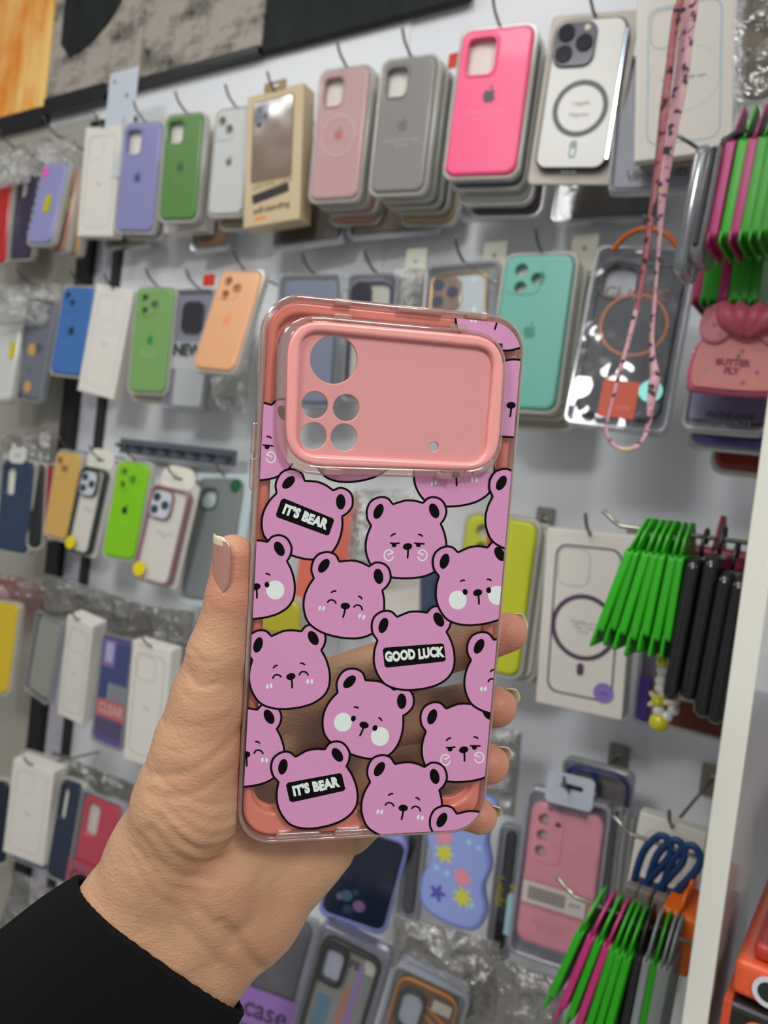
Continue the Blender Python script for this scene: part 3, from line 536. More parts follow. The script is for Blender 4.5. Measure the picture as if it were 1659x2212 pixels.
root, M, w, h = pouch([(1398,1190),(1452,1200),(1420,1580),(1368,1560)], R3-.02, 'tall clear pack with violet foot beside the purple-printed carton'); slab('card', [rr(-w/2+.004,w/2-.004,-h/2+.004,h/2,.002)], -.008,-.006, pm((96,92,108),.4), root); slab('violet_foot', [rr(-w/2+.002,-w/2+.014,-h/2+.004,-h/2+.05,.002)], -.0015,-.0005, pm((66,44,120),.4), root)
pouch([(1460,1200),(1640,1215),(1600,1545),(1425,1500)], .74, 'purple card pack behind the slim black pouches', inner=(88,50,100), yaw=8)
case([(1450,1400),(1600,1440),(1580,1605),(1420,1560)], .77, (104,48,30), 'brown case lowest behind the slim black pouches', cam='none', yaw=8)
# ================================================================ ROW 4
R4 = .765
case([(-45,1296),(38,1306),(14,1500),(-70,1486)], R4, (206,176,34), 'yellow phone case at the left edge, fourth row', cam='duo')
pouch([(78,1318),(134,1345),(102,1530),(48,1487)], R4, 'clear pack of pale transparent cases in the fourth row', inner=(168,170,156), hk='wire hook holding the pack of transparent cases')
carton([(137,1326),(196,1352),(182,1574),(132,1541)], R4-.01, 'thick white carton in the fourth row beside the purple pack', edge=(190,192,196), txt='iPhone\n11', th=.03, yaw=12, hk='wire hook holding the thick white carton in the fourth row')
root, M, w, h = pouch([(220,1365),(287,1382),(262,1627),(193,1597)], R4-.01, 'purple and blue printed pack with barcode and red block', hk='wire hook holding the purple printed pack')
slab('card', [rr(-w/2+.002,w/2-.002,-h/2+.002,h/2-.002,.002)], -.006, -.004, pm((96,72,160),.4), root)
for x0,x1,y0,y1,c_ in ((-.45,.48,-.1,.42,(38,58,130)),(-.05,.46,.02,.36,(186,196,206)),(-.16,.46,-.13,.06,(190,200,208)),(-.48,.48,-.26,-.10,(220,104,92)),(-.48,.48,-.42,-.27,(80,66,110)),(-.42,-.06,.2,.44,(150,110,200)),(-.36,-.12,.24,.42,(196,196,226))): slab('printed_block', [rr(x0*w,x1*w,y0*h,y1*h,.001)], -.004+.0001*abs(y0), -.0034+.0001*abs(y0)+.0001*(x1<.3), pm(c_,.45), root)
add_text(root, 'CLEAR', w*.26, 0, -h*.18, -.0028, (236,190,186), bold=.0006)
for k in range(9): link('barcode_bar', boxmesh(-w*.12,w*.42,-.016+k*.003,-.0148+k*.003,-.003,-.0027), M_ink, root)
carton([(286,1384),(372,1405),(345,1668),(267,1636)], R4-.02, 'white carton with phone outline touching the hand, fourth row', edge=(170,176,186), ring=(.026,.0006), txt='iPhone\n12', th=.024, yaw=12, hk='wire hook holding the white carton that touches the hand')
# pink pack lower right
root, M, w, h = pouch([(1141,1697),(1322,1743),(1278,2120),(1091,2056)], R4-.05, 'translucent pack with a rose pink case and barcode strip', th=.02, frame=(190,190,204), hk='wire hook with plate over the rose pink case pack', plate=True)
case_body(root, w*.86, h*.84, (240,158,172), 'slots', z=-.004, t=.01, rough=.45, name='rose_case')
slab('hang_tab', [rr(-.022,.022,h/2-.010,h/2+.020,.005), rr(-.012,.012,h/2+.006,h/2+.011,.002)], -.0005, .0005, pm((196,200,214),.4), root)
add_text(root, 'SAMSUNG', .0080, 0, h/2-.0142, .0006, (90,90,104), bold=.0003)
slab('label_strip', [rr(-w*.40,w*.34,-.028,-.008,.001)], -.0012, -.0006, pm((206,196,192),.45), root)
for k in range(16): link('barcode_bar', boxmesh(-w*.33+k*.0022,-w*.33+k*.0022+.0012,-.024,-.012,-.0006,-.0003), pm((90,80,86),.5), root)
add_text(root, 'Silicone Cover\nfor Galaxy', .006, -w*.05, -h*.28, -.0018, (226,160,170)); add_text(root, 'pink', .006, w*.22, -.018, -.0005, (110,100,104))
slab('pale_blue_tab', [rr(-w/2-.006,-w/2,-h*.42,-h*.18,.001)], -.010, -.006, pm((150,190,196),.4), root)
pouch([(1211,1625),(1372,1682),(1335,1990),(1190,1950)], R4+.01, 'clear case with dark blue rim behind the rose pink pack', inner=(150,146,140), innercam='window')
M, w, h = fit([(1211,1625),(1372,1682),(1335,1990),(1190,1950)], R4-.005); t = empty('phone_case', M, 'dark blue bumper rim standing above the rose pink pack', 'phone case'); slab('bumper', [rr(-w*.46,w*.46,-h*.46,h*.46,.014), rr(-w*.42,w*.42,-h*.44,h*.44,.011)], -.008, 0, pm((34,44,96),.25), t, .002); slab('camera_rim', [rr(-w*.44,w*.02,h*.28,h*.45,.01), rr(-w*.38,-w*.04,h*.31,h*.43,.008)], -.006, .001, pm((28,46,110),.25), t, .001)
for k in range(3): pouch([(1322+k*16,1740+k*6),(1345+k*16,1748+k*6),(1302+k*16,2120),(1280+k*16,2110)], R4-.03+.012*k, ['clear pack edge just right of the rose pink pack', 'second clear pack edge right of the rose pink pack', 'third clear pack edge, nearest the blue-looped straps'][k], inner=(90,88,92))
carton([(1386,1752),(1525,1800),(1470,2150),(1318,2090)], R4-.07, 'white carton behind the blue-looped straps', edge=(176,196,206), hk='wire hook with plate above the blue-looped straps', plate=True)
# ================================================================ ROW 5 and below
R5 = .755
carton([(27,1642),(120,1664),(90,1876),(8,1835)], R5, 'white carton with faint phone outline low at the left edge', edge=(188,190,194), txt='iPhone\n13', th=.03, yaw=16, hk='wire hook holding the low left white carton')
M, w, h = fit([(40,1628),(140,1652),(112,1890),(20,1850)], R5+.04); case(None,0,(70,100,150),'blue case stack edge right behind the low left white carton','none',fitres=(M,w,h))
case([(-60,1680),(22,1690),(5,1870),(-60,1850)], R5+.02, (20,36,48), 'black-teal case at the left edge below the yellow one', cam='none')
case([(130,1683),(176,1694),(140,1912),(100,1886)], R5+.01, (34,42,66), 'navy case between the white carton and the pink-red case', cam='pill', rough=.4)
_, M, w, h = pouch([(176,1700),(268,1742),(232,1950),(140,1908)], R5-.01, 'pack with pink-red case and translucent band reading case', inner=(214,66,88), innercam='pill', hk='wire hook holding the pink-red case pack')
slab('pink_band', [rr(-w/2,w/2,-h/2,-h*.22,.001)], 0, .0006, clear((.9,.6,.68),.3,.06,None,.5,(200,110,130)), _); add_text(_, 'case', w*.5, 0, -h*.36, .0007, (110,50,66), bold=.0005)
pouch([(20,1932),(84,1990),(30,2130),(-40,2080)], R5-.02, 'grey framed pack low at the left just above the sleeve', inner=(120,116,118), yaw=8)
bag([(30,1880),(150,1935),(110,2060),(0,2010)], R5-.03, 'crumpled clear bag low at the left above the sleeve', seed=51, haze=.1)
for k, (q, Y, lb) in enumerate([([(120,1640),(290,1680),(280,1760),(110,1720)], .835, 'crumpled clear bag tops under the purple printed pack'), ([(100,1250),(330,1300),(320,1400),(90,1350)], .835, 'crumpled clear bag tops above the fourth row cartons'), ([(330,1310),(420,1320),(410,1440),(320,1420)], .835, 'crumpled clear bag top beside the hand, fourth row'), ([(1040,1560),(1130,1590),(1110,1760),(1030,1750)], .78, 'crumpled clear bag beside the fingertips'), ([(860,1980),(1090,2040),(1060,2230),(830,2200)], .70, 'crumpled clear bag in front of the lowest packs'), ([(1080,2080),(1230,2120),(1200,2290),(1050,2260)], .68, 'crumpled clear bag left of the lowest green hangers'), ([(1010,2050),(1120,2080),(1100,2230),(990,2220)], .72, 'crumpled clear bag between the orange case and the rose pack'), ([(0,940),(110,930),(105,1010),(0,1010)], .835, 'crumpled bag tops above the navy case'), ([(-20,1240),(110,1260),(100,1330),(-20,1320)], .835, 'reddish crumpled bag tops above the yellow case')]):
    bag(q, Y, lb, seed=60+k, haze=.14, amp=.010, gloss=.3, tint=(.72,.71,.68) if k != 8 else (.85,.4,.4), yaw=8)
carton([(765,1650),(885,1690),(850,1915),(738,1880)], R5, 'white carton peeking out between hand and blue wavy case', edge=None, face=(226,220,216))
root, M, w, h = case([(742,1780),(885,1818),(826,2022),(684,1972)], R5-.03, (24,32,54), 'midnight blue patterned case with periwinkle edge below the palm', cam='none', trayon=False)
slab('periwinkle_edge', [rr(-w/2-.002,w/2+.002,-h/2-.002,h/2+.002,.013), rr(-w/2+.002,w/2-.002,-h/2+.006,h/2-.004,.010)], -.010, .0005, pm((138,142,206),.4), root, .002)
for k in range(7): sticker(root, -w*.3+w*.6*random.random(), -h*.4+h*.3*random.random(), .0002+.00005*k, .003+.004*random.random(), [(50,70,100),(70,100,120),(130,100,150),(40,50,90)][k%4], 'printed_blob')
# wavy blue case (plain flowers and stars)
root = None; M, w, h = fit([(930,1700),(1090,1720),(1030,2012),(890,1985)], R5-.06, 8, 0)
root = empty('phone_case', M, 'periwinkle blue wavy-edged case below the fingertips', 'phone case')
wv = [(x_, y_) for x_, y_ in catmull([(-.44*w,.48*h),(.42*w,.48*h),(.5*w,.36*h),(.43*w,.18*h),(.5*w,0),(.42*w,-.17*h),(.48*w,-.34*h),(.30*w,-.49*h),(-.2*w,-.48*h),(-.47*w,-.40*h),(-.49*w,-.22*h),(-.38*w,-.05*h),(-.46*w,.12*h),(-.38*w,.3*h)], 6, True)]
slab('case_shell', [wv], -.013, -.0005, pm((126,140,206),.4,0,.5,.3), root, .004); slab('front_face', [[(x_*.9,y_*.92) for x_,y_ in wv]], -.002, .0002, pm((142,158,216),.4), root)
def flower(x_, y_, r_, n=5): return [(x_+(r_*(.72+.28*math.cos(n*t)))*math.cos(t), y_+(r_*(.72+.28*math.cos(n*t)))*math.sin(t)) for t in [2*math.pi*i/40 for i in range(40)]]
slab('printed_flower', [flower(-.22*w,-.28*h,.009)], .0002, .0005, pm((84,80,170),.5), root)
for x_,y_ in ((-.26,-.1),(-.1,-.12),(.18,.14),(.32,.12),(.28,-.3)): slab('printed_star', [flower(x_*w,y_*h,.0036,4)], .0002, .0005, pm((150,206,226),.5), root)
for x_,y_,c_ in ((.12,-.12,(226,140,150)),(-.18,.14,(226,140,150)),(.14,-.26,(200,200,60)),(-.16,.02,(200,200,60)),(.25,.3,(200,200,60))): slab('printed_flower', [flower(x_*w,y_*h,.011,7)], .0002, .0005, pm(c_,.5), root)
root, M, w, h = pouch([(1085,1780),(1135,1790),(1100,2080),(1040,2065)], R5-.02, 'black pack with yellow scribble beside the rose pink pack', inner=(30,30,32)); add_text(root, 'sport\nline', .014, 0, 0, -.001, (190,180,40), math.pi/2)
pouch([(880,1700),(930,1712),(900,2000),(845,1985)], R5-.01, 'dark grey pack left of the blue wavy case', inner=(60,58,62))
# bottom packs
root, M, w, h = pouch([(575,1960),(695,1990),(612,2290),(488,2235)], R5-.03, 'grey pack with purple band reading case at the bottom', inner=(96,94,98))
slab('purple_band', [rr(-w/2,w/2,-h*.36,-h*.10,.001)], 0, .0006, pm((140,104,170),.4), root); add_text(root, 'case', w*.44, 0, -h*.24, .0007, (60,44,70), bold=.0005)
root, M, w, h = pouch([(694,1992),(846,2070),(768,2345),(612,2265)], R5-.07, 'lilac-edged pack with black case and printed card at the bottom', frame=(130,128,160), th=.018)
slab('case_edge', [rr(-w*.42,w*.40,-h*.43,h*.42,.012), rr(-w*.36,w*.34,-h*.40,h*.38,.008)], -.010, -.003, pm((26,27,28),.3), root, .002)
slab('card', [rr(-w*.38,w*.36,-h*.41,h*.39,.008)], -.013, -.009, pm((140,142,140),.4), root); slab('camera_frame', [rr(-w*.38,-w*.02,h*.08,h*.37,.009), rr(-w*.32,-w*.08,h*.11,h*.34,.006)], -.009, -.0025, pm((28,28,30),.3), root, .001); slab('camera_card', [rr(-w*.33,-w*.07,h*.10,h*.35,.006)], -.009, -.008, pm((176,182,196),.4), root)
for x0,x1,y0,y1,c_ in ((.12,.2,-.2,.3,(150,120,180)),(-.3,-.1,-.35,-.02,(90,130,150)),(.0,.1,-.3,.1,(180,120,110)),(.18,.33,.26,.38,(206,204,196))): slab('printed_block', [rr(x0*w,x1*w,y0*h,y1*h,.001)], -.009, -.0085, pm(c_,.45), root)
add_text(root, 'FS', .012, w*.06, h*.28, -.0084, (60,66,66), bold=.0006)
root, M, w, h = pouch([(852,2080),(1018,2156),(940,2420),(780,2335)], R5-.09, 'silver-edged pack with orange-rimmed grey case at the bottom', frame=(176,180,186), th=.018)
slab('case_shell', [rr(-w*.40,w*.38,-h*.43,h*.40,.013)], -.013, -.008, pm((112,84,52),.4), root, .002); slab('orange_rim', [rr(-w*.40,w*.38,-h*.43,h*.41,.013), rr(-w*.38,w*.36,-h*.42,h*.39,.011)], -.008, -.005, pm((226,140,50),.3), root, .0008)
slab('camera_frame', [rr(-w*.34,w*.02,h*.02,h*.34,.012), rr(-w*.29,-w*.03,h*.05,h*.31,.009)], -.008, -.003, pm((44,44,46),.3), root, .001); slab('camera_card', [rr(-w*.30,-w*.02,h*.04,h*.32,.009)], -.0082, -.006, pm((168,176,186),.4), root)
slab('price_tag', [rr(w*.08,w*.32,h*.26,h*.34,.001)], -.005, -.0035, pm((196,190,176),.5), root)
for k in range(4): link('orange_stripe', slabmesh([rr(-.016,.016,-.0012,.0012,.001)],0,.0006), pm((220,130,50),.4), root).matrix_local = T(w*.18,h*.2-k*.010,-.0076) @ Matrix.Rotation(-.5,4,'Z')
# ================================================================ divider panel, rods, hangers at the right
PFY = .50; MZ = Matrix.Rotation(math.pi/2, 4, 'X')
def Pm(x, y, z, rx=0, ry=0, rz=0): return T(x, y, z) @ Matrix.Rotation(rz,4,'Z') @ Matrix.Rotation(ry,4,'Y') @ Matrix.Rotation(rx,4,'X')
xa = at(1593, 1344, PFY)[0]; xb = at(1648, 1344, PFY)[0]
t = empty('divider_panel', T(xa, PFY, .3), 'white upright divider panel at the right edge of the display', 'panel')
link('board', boxmesh(0, xb-xa, .003, WALLY-PFY, 0, 1.9, .0005), pm((196,196,196), .12, 0, .6, .3), t)
link('edge_band', boxmesh(-.0004, xb-xa+.0004, 0, .003, 0, 1.9, .0008), pm((222,222,212), .3), t)
def rod(p0, p1, Y, lab):
    a = at(*p0, Y); b = at(*p1, Y); b = np.array([xa, b[1], a[2]+(b[2]-a[2])*.5]); a[2] = b[2]
    t = empty('display_rod', T(*b), lab, 'rod', None); d = a-b
    link('bar', tube([(0,0,0), tuple(d), (d[0]-.004,0,d[2]+.002), (d[0]-.014,-.003,d[2]+.010)], .0017, 8), pm((176,172,160), .25, .9), t); return a, b
G_ = ((44,170,20),.5); PK_ = ((196,52,120),.5)
def hanger(px, py, Y, zr, tilt, hgt, col, lab, grp, dep=.046, th=.0050, tabh=.034, spin=0, lowcut=.012):
    """flat moulded sleeve hung over a rod: tab with hole on top, hollow body below"""
    x = at(px, py, Y)[0]; t = empty('hanging_sleeve', Pm(x, Y, zr, 0, tilt, spin), lab, 'sleeve', grp)
    mat = pm(col, .42, 0, .5)
    tab = slabmesh([[(-dep*.5,-.012-tabh*.0),(dep*.5,-.012),(dep*.34,.002),(.006,tabh*.42),(-.006,tabh*.42),(-dep*.34,.002)], circ(0,.0015,.0036,12)], -.0008, .0008, .0003); tab.transform(MZ); tab.transform(Matrix.Rotation(math.pi/2,4,'Z')); link('hang_tab', tab, mat, t)
    b0 = slabmesh([rr(-dep*.5,dep*.5,-hgt,-.010,.004)], -th/2, th/2, .0012); b0.transform(MZ); b0.transform(Matrix.Rotation(math.pi/2,4,'Z')); link('body', b0, mat, t)
    lip = slabmesh([rr(-dep*.5,dep*.5,-hgt-lowcut,-hgt+.006,.003)], -.0009, .0009, .0003); lip.transform(MZ); lip.transform(Matrix.Rotation(math.pi/2,4,'Z')); lip.transform(T(-th/2+.001,0,0)); link('lip', lip, mat, t)
    return t
# lower right rod
RY = .56
a, b = rod((1243,1925), (1475,2044), RY, 'lowest display rod, carrying green and magenta sleeves'); zr = a[2]
lst = [(1290,1950,.33,0),(1312,1956,.29,1),(1328,1962,.26,0),(1345,1969,.24,1),(1358,1976,.20,0),(1371,1982,.17,0),(1386,1990,.15,0)]
for k, (px, py, tl, c_) in enumerate(lst): hanger(px, py, RY-.001*k, zr, tl*.8, .068+.003*k, (G_,PK_)[c_][0], ['leftmost green sleeve on the lowest rod','thin magenta sleeve second on the lowest rod','green sleeve between the two magenta ones, lowest rod','wide magenta sleeve fourth on the lowest rod','green sleeve just right of the wide magenta one','second green sleeve right of the wide magenta one','third green sleeve right of the wide magenta one, lowest rod'][k], None)
for k, (px, c_, lb) in enumerate([(1402,(40,38,40),'black sleeve after the green ones on the lowest rod'),(1422,(150,156,158),'grey clear sleeve left of the lone green one'),(1440,(44,160,20),'lone green sleeve among the grey ones, lowest rod'),(1455,(140,146,140),'grey clear sleeve right of the lone green one'),(1467,(130,138,136),'grey sleeve touching the white divider panel')]):
    hanger(px, 2010, RY, zr, .05, .10, c_, lb, None, th=.0052)
# blue-looped straps on the rod above
a, b = rod((1365,1792), (1500,1860), .60, 'short display rod with three blue-looped straps')
for k, (px, py) in enumerate(((1432,1822),(1461,1834),(1494,1848))):
    x = at(px, py, .60)[0]; t = empty('strap', Pm(x, .60, a[2], 0, .10, 0), ['first blue-looped grey strap from the left','second blue-looped grey strap from the left','third blue-looped grey strap, beside the orange sleeve'][k], 'strap')
    link('loop', tube(catmull([(-.013,0,-.034),(-.0115,0,-.010),(-.003,0,.006),(.005,0,.003),(.006,0,-.006),(.002,0,-.017),(-.005,0,-.032),(-.0115,0,-.040)],5,True), .0028, 8), pm((12,54,104),.45), t)
    link('strap_tongue', boxmesh(-.0165,-.007,-.012,.012,-.14,-.034,.002), pm((134,126,120),.6), t)
t = hanger(1497, 1880, .595, a[2]-.020, .06, .052, (236,110,10), 'orange sleeve tucked against the white divider panel', None, dep=.05, th=.024, tabh=.006, lowcut=.002)
# middle rod: seven green sleeves, five slim black pouches
MY = .57
a, b = rod((1342,1128), (1605,1180), MY, 'middle display rod with green sleeves and slim black pouches'); zr = a[2]
for k in range(7):
    px = 1388+k*17; hanger(px, 1150+k*3, MY-.012+.002*k, zr-.004, .205-.03*k+(.02,-.01,.015,0,-.012,.01,0)[k], .068+(.003,0,.002,.004,0,.002,.001)[k], (44,168-6*(k%2),22), ['leftmost green sleeve on the middle rod','second green sleeve on the middle rod','third green sleeve on the middle rod','fourth green sleeve, centre of the middle rod bunch','fifth green sleeve on the middle rod','sixth green sleeve on the middle rod','last green sleeve on the middle rod, beside the black pouches'][k], None, th=.0056, tabh=.030, spin=(.06,-.04,.03,0,-.05,.04,0)[k])
for k, (px, zz) in enumerate(((1522,0),(1560,.003),(1593,-.006),(1624,-.008),(1648,-.004))):
    x = at(px, 1175, MY)[0]; t = empty('slim_pouch', Pm(x, MY, zr+zz, 0, .045, 0), ['leftmost slim black pouch on the middle rod','second slim black pouch from the green sleeves','third slim black pouch, middle of the five','fourth slim black pouch on the middle rod','slim black pouch half behind the white divider panel'][k], 'pouch')
    m = slabmesh([rr(-.026,.026,-.112,-.013,.010,8)], -.0050, .0050, .0044, 4); m.transform(MZ); m.transform(Matrix.Rotation(math.pi/2,4,'Z')); link('body', m, pm((24,24,27),.22,0,.5,.4), t)
    link('hook_loop', tube(catmull([(0,0,-.014),(0,-.005,-.009),(0,-.004,-.002),(0,.002,.005),(0,.006,.001),(0,.005,-.005)],5), .0016, 6), pm((30,30,32),.3), t)
hanger(1560, 1140, MY+.05, zr+.002, 0, .03, (128,24,54), 'dark crimson sleeve top behind the middle rod', None, dep=.05, th=.05)
# upper rod
UY = .62
x0_ = at(1565, 305, UY); zu = x0_[2]; t = empty('display_rod', T(at(1720,300,UY)[0], UY, zu), 'upper display rod with magenta and green sleeves', 'rod'); link('bar', tube([(0,0,0),(at(1572,305,UY)[0]-at(1720,300,UY)[0],0,0),(at(1560,305,UY)[0]-at(1720,300,UY)[0],-.002,.002)], .002, 8), pm((176,172,160),.25,.9), t)
a = at(1500,315,.70); t = empty('wall_hook', T(*a), 'thin bent wire sticking out left of the grey clear pouch', 'hook'); link('wire', tube([(.03,.1,-.004),(0,0,0),(-.018,-.01,.010)], .0016, 6), M_wire, t)
for k, (px, c_, lb, dp) in enumerate([(1598,(196,60,126),'leftmost magenta sleeve on the upper rod',.05),(1624,(58,176,30),'green sleeve between the magenta ones, upper rod',.05),(1645,(180,52,112),'second magenta sleeve on the upper rod',.05),(1666,(50,164,24),'green sleeve right of the second magenta one, upper rod',.05),(1687,(50,160,24),'green sleeve at the right frame edge, upper rod',.05),(1707,(44,150,20),'last green sleeve on the upper rod',.05)]):
    hanger(px, 305, UY, zu, .06, .080, c_, lb, None, dep=dp, th=.0074, tabh=.05, lowcut=.005)
for k, (px, c_, lb) in enumerate([(1518,(170,44,100),'magenta sleeve, leftmost of the lower bunch under the upper rod'),(1536,(44,160,20),'green sleeve next to it in the lower bunch'),(1553,(44,156,20),'second green sleeve of the lower bunch'),(1573,(160,40,96),'magenta sleeve between greens in the lower bunch'),(1596,(44,156,20),'green sleeve right of the lower bunch magenta'),(1616,(40,150,18),'green sleeve near the right edge, lower bunch'),(1638,(40,150,18),'green sleeve at the frame edge, lower bunch')]):
    xx = at(px+10, 560, .68)[0]; zz = at(px, 490, .68)[2]-.012; hanger(px+14, 560, .68, zz, .0, .055, c_, lb, None, dep=.05, th=.0076, lowcut=.003)
for k, (px, c_, lb) in enumerate([(1532,(170,176,184),'grey clear pouch with black strap left of the magenta sleeve'),(1560,(196,200,210),'pale clear pouch touching the magenta sleeve')]):
    x = at(px, 330, UY-.01)[0]; t = empty('clear_pouch', Pm(x, UY-.01, at(px,330,UY)[2], 0, .06, 0), lb, 'pouch')
    m = slabmesh([rr(-.022,.022,-.098+.01*k,-.004,.010,8)], -.0048, .0048, .004, 4); m.transform(MZ); m.transform(Matrix.Rotation(math.pi/2,4,'Z')); link('body', m, clear((.75,.77,.8),.12,.2,None,.35,c_), t)
    if k == 0:
        link('strap', boxmesh(.007,.011,-.024,-.018,-.08,-.01,.0015), pm((24,24,24),.4), t); link('clip', tube(catmull([(.009,-.012,-.012),(.014,-.012,-.002),(.022,-.010,.004),(.028,-.008,.002)],5), .0030, 8), pm((20,20,20),.4), t)
# bead chain
def bead_chain():
    pts = [(1432,1415),(1431,1432),(1432,1448),(1428,1470),(1427,1487),(1423,1513),(1423,1535),(1424,1560),(1440,1548),(1455,1533),(1456,1514),(1466,1500),(1476,1498)]
    t = empty('bead_strap', T(*at(1428,1420,.58)), 'pearl and yellow bead strap hanging behind the green sleeves', 'bead strap'); o = at(1428,1420,.58)
    P = [at(*p, .58)-o for p in pts]; link('cord', tube(P, .0006, 5), pm((200,200,190),.5), t)
    for k, p in enumerate(P):
        yel = k in (0,1,7,11); r_ = .0042 if not k == 7 else .007
        if k == 5: link('flower_bead', slabmesh([flower(0,0,.0085)],-.003,.003,.001), pm((206,200,140),.25), t).matrix_local = T(*p) @ MZ; link('flower_centre', uvs(.0035), pm((206,204,10),.25), t).matrix_local = T(*(p+np.array([0,-.003,0]))); continue
        link('bead', uvs(r_), pm((206,196,20) if yel else (214,212,206), .15, 0, .6, .5), t).matrix_local = T(*p)
def uvs(r, seg=16):
    bm = bmesh.new(); bmesh.ops.create_uvsphere(bm, u_segments=seg, v_segments=seg//2+2, radius=r)
    for f in bm.faces: f.smooth = True
    me = bpy.data.meshes.new('s'); bm.to_mesh(me); bm.free(); return me
bead_chain()
# floral ribbon strap
def ribbon():
    left = [(1478,-70,14),(1470,0,14),(1460,34,14),(1446,150,15),(1436,230,16),(1425,330,15),(1412,430,13),(1399,520,12),(1388,600,9),(1374,670,9),(1357,739,8),(1337,810,7),(1322,870,5),(1313,910,5),(1311,935,7),(1320,955,7),(1335,967,8),(1356,971,9),(1378,962,9),(1394,940,9),(1403,905,10),(1406,870,14),(1412,830,20),(1415,810,17),(1410,770,11),(1409,720,9),(1414,660,8),(1419,590,6),(1424,520,8),(1430,430,14),(1441,337,22),(1454,260,25),(1469,190,28),(1478,120,32),(1485,60,34),(1490,0,34),(1496,-70,34)]
    Y = .55; o = at(1470,0,Y); t = empty('ribbon_strap', T(*o), 'pink floral ribbon strap looped in front of the top rows at the right', 'strap')
    P = [at(p[0],p[1],Y+(-.012 if i < 19 else .006))-o for i, p in enumerate(left)]; W = [p[2]/F*.62/2 for p in left]
    C = catmull([np.append(p,w) for p, w in zip(P, W)], 5); V = []; Fc = []
    for i, c in enumerate(C):
        d = C[min(i+1,len(C)-1)][:3]-C[max(i-1,0)][:3]; d /= np.linalg.norm(d); s = np.cross(d, [0,1,0]); s /= np.linalg.norm(s); tw = math.sin(i*.16)*.8
        dr = s*math.cos(tw*.5)+np.array([0,1,0])*math.sin(tw)*.6; V.append(c[:3]-dr*c[3]); V.append(c[:3]+dr*c[3])
    for i in range(len(C)-1): Fc.append((2*i,2*i+1,2*i+3,2*i+2))
    m = bpy.data.materials.new('floral_cloth'); m.use_nodes = True; nt = m.node_tree; N = nt.nodes; L = nt.links; b = N['Principled BSDF']; b.inputs['Roughness'].default_value = .75
    tc = N.new('ShaderNodeTexCoord'); n = N.new('ShaderNodeTexNoise'); n.inputs['Scale'].default_value = 170; n.inputs['Detail'].default_value = 1; r = N.new('ShaderNodeValToRGB'); e = r.color_ramp.elements
    e[0].position = .36; e[0].color = rgb((60,50,52)); e[1].position = .44; e[1].color = rgb((206,156,170)); x = e.new(.62); x.color = rgb((214,160,176)); x = e.new(.66); x.color = rgb((196,180,130))
    L.new(tc.outputs['Object'], n.inputs[0]); L.new(n.outputs[0], r.inputs[0]); L.new(r.outputs[0], b.inputs['Base Color'])
    m2 = m.copy(); e2 = [n_ for n_ in m2.node_tree.nodes if n_.type == 'VALTORGB'][0].color_ramp.elements
    for q_, c_ in zip(e2, ((46,26,28),(150,84,92),(160,90,100),(140,110,90))): q_.color = rgb(c_)
    o_ = link('ribbon', mesh(V, Fc, True, [1 if i < 45 else 0 for i in range(len(Fc))]), [m, m2], t); md = o_.modifiers.new('thick','SOLIDIFY'); md.thickness = .0009
ribbon()
# orange product boxes right of the divider
def obox(x, z, sx, sy, sz, col, lab, y=.56):
    t = empty('product_box', T(x, y, z), lab, 'box'); link('carton', boxmesh(0, sx, 0, sy, 0, sz, .004, 3), pm(col,.3,0,.5,.3), t); return t
a = at(1548, 2165, .555); b = at(1580, 2120, .555)
sx0 = xb+.008
t = obox(sx0+.002, at(1590,2150,.50)[2], .12, .14, .021, (222,90,50), 'orange box with a round eye printed on it, right of the divider', .50)
sl = slabmesh([circ(0,0,.0085,28), circ(0,0,.0058,28)], 0, .001); link('printed_ring', sl, pm((210,206,214),.3), t).matrix_local = T(.019,-.0004,.0095) @ MZ; link('printed_pupil', slabmesh([circ(0,0,.0058,28)],0,.0008), pm((30,44,40),.3), t).matrix_local = T(.019,-.0003,.0095) @ MZ
z2 = at(1590,2150,.50)[2]
t = obox(sx0, z2-.10, .14, .15, .098, (30,28,28), 'black box with orange oval lettering at the bottom right corner', .495)
link('orange_edge', boxmesh(-.0006,.004,-.0006,.15,0,.098,.0005), pm((200,76,40),.4), t); link('printed_oval', slabmesh([rr(-.026,.026,-.0075,.0075,.0074)],0,.0008), pm((232,110,60),.4), t).matrix_local = T(.037,-.0004,.085) @ MZ
o = link('lettering', textmesh('Lepow', .011, .0003), pm((240,190,160),.5), t); o.matrix_local = T(.037,-.0012,.085) @ MZ
obox(sx0+.010, z2+.0215, .1, .14, .010, (176,52,34), 'dark red box on top of the orange box with the eye', .505); obox(sx0+.016, z2+.032, .1, .14, .010, (186,60,40), 'second dark red box in the pile right of the divider', .505); obox(sx0+.022, z2+.0425, .1, .14, .016, (206,48,22), 'bright red box topmost in the pile right of the divider', .505)
t = link('glass_shelf', boxmesh(sx0+.02, sx0+.3, .56, WALLY-.01, at(1640,1692,.56)[2]-.004, at(1640,1692,.56)[2]), pm((24,56,54),.1), None); tag(t, 'dark green glass shelf edge right of the divider panel', 'shelf')
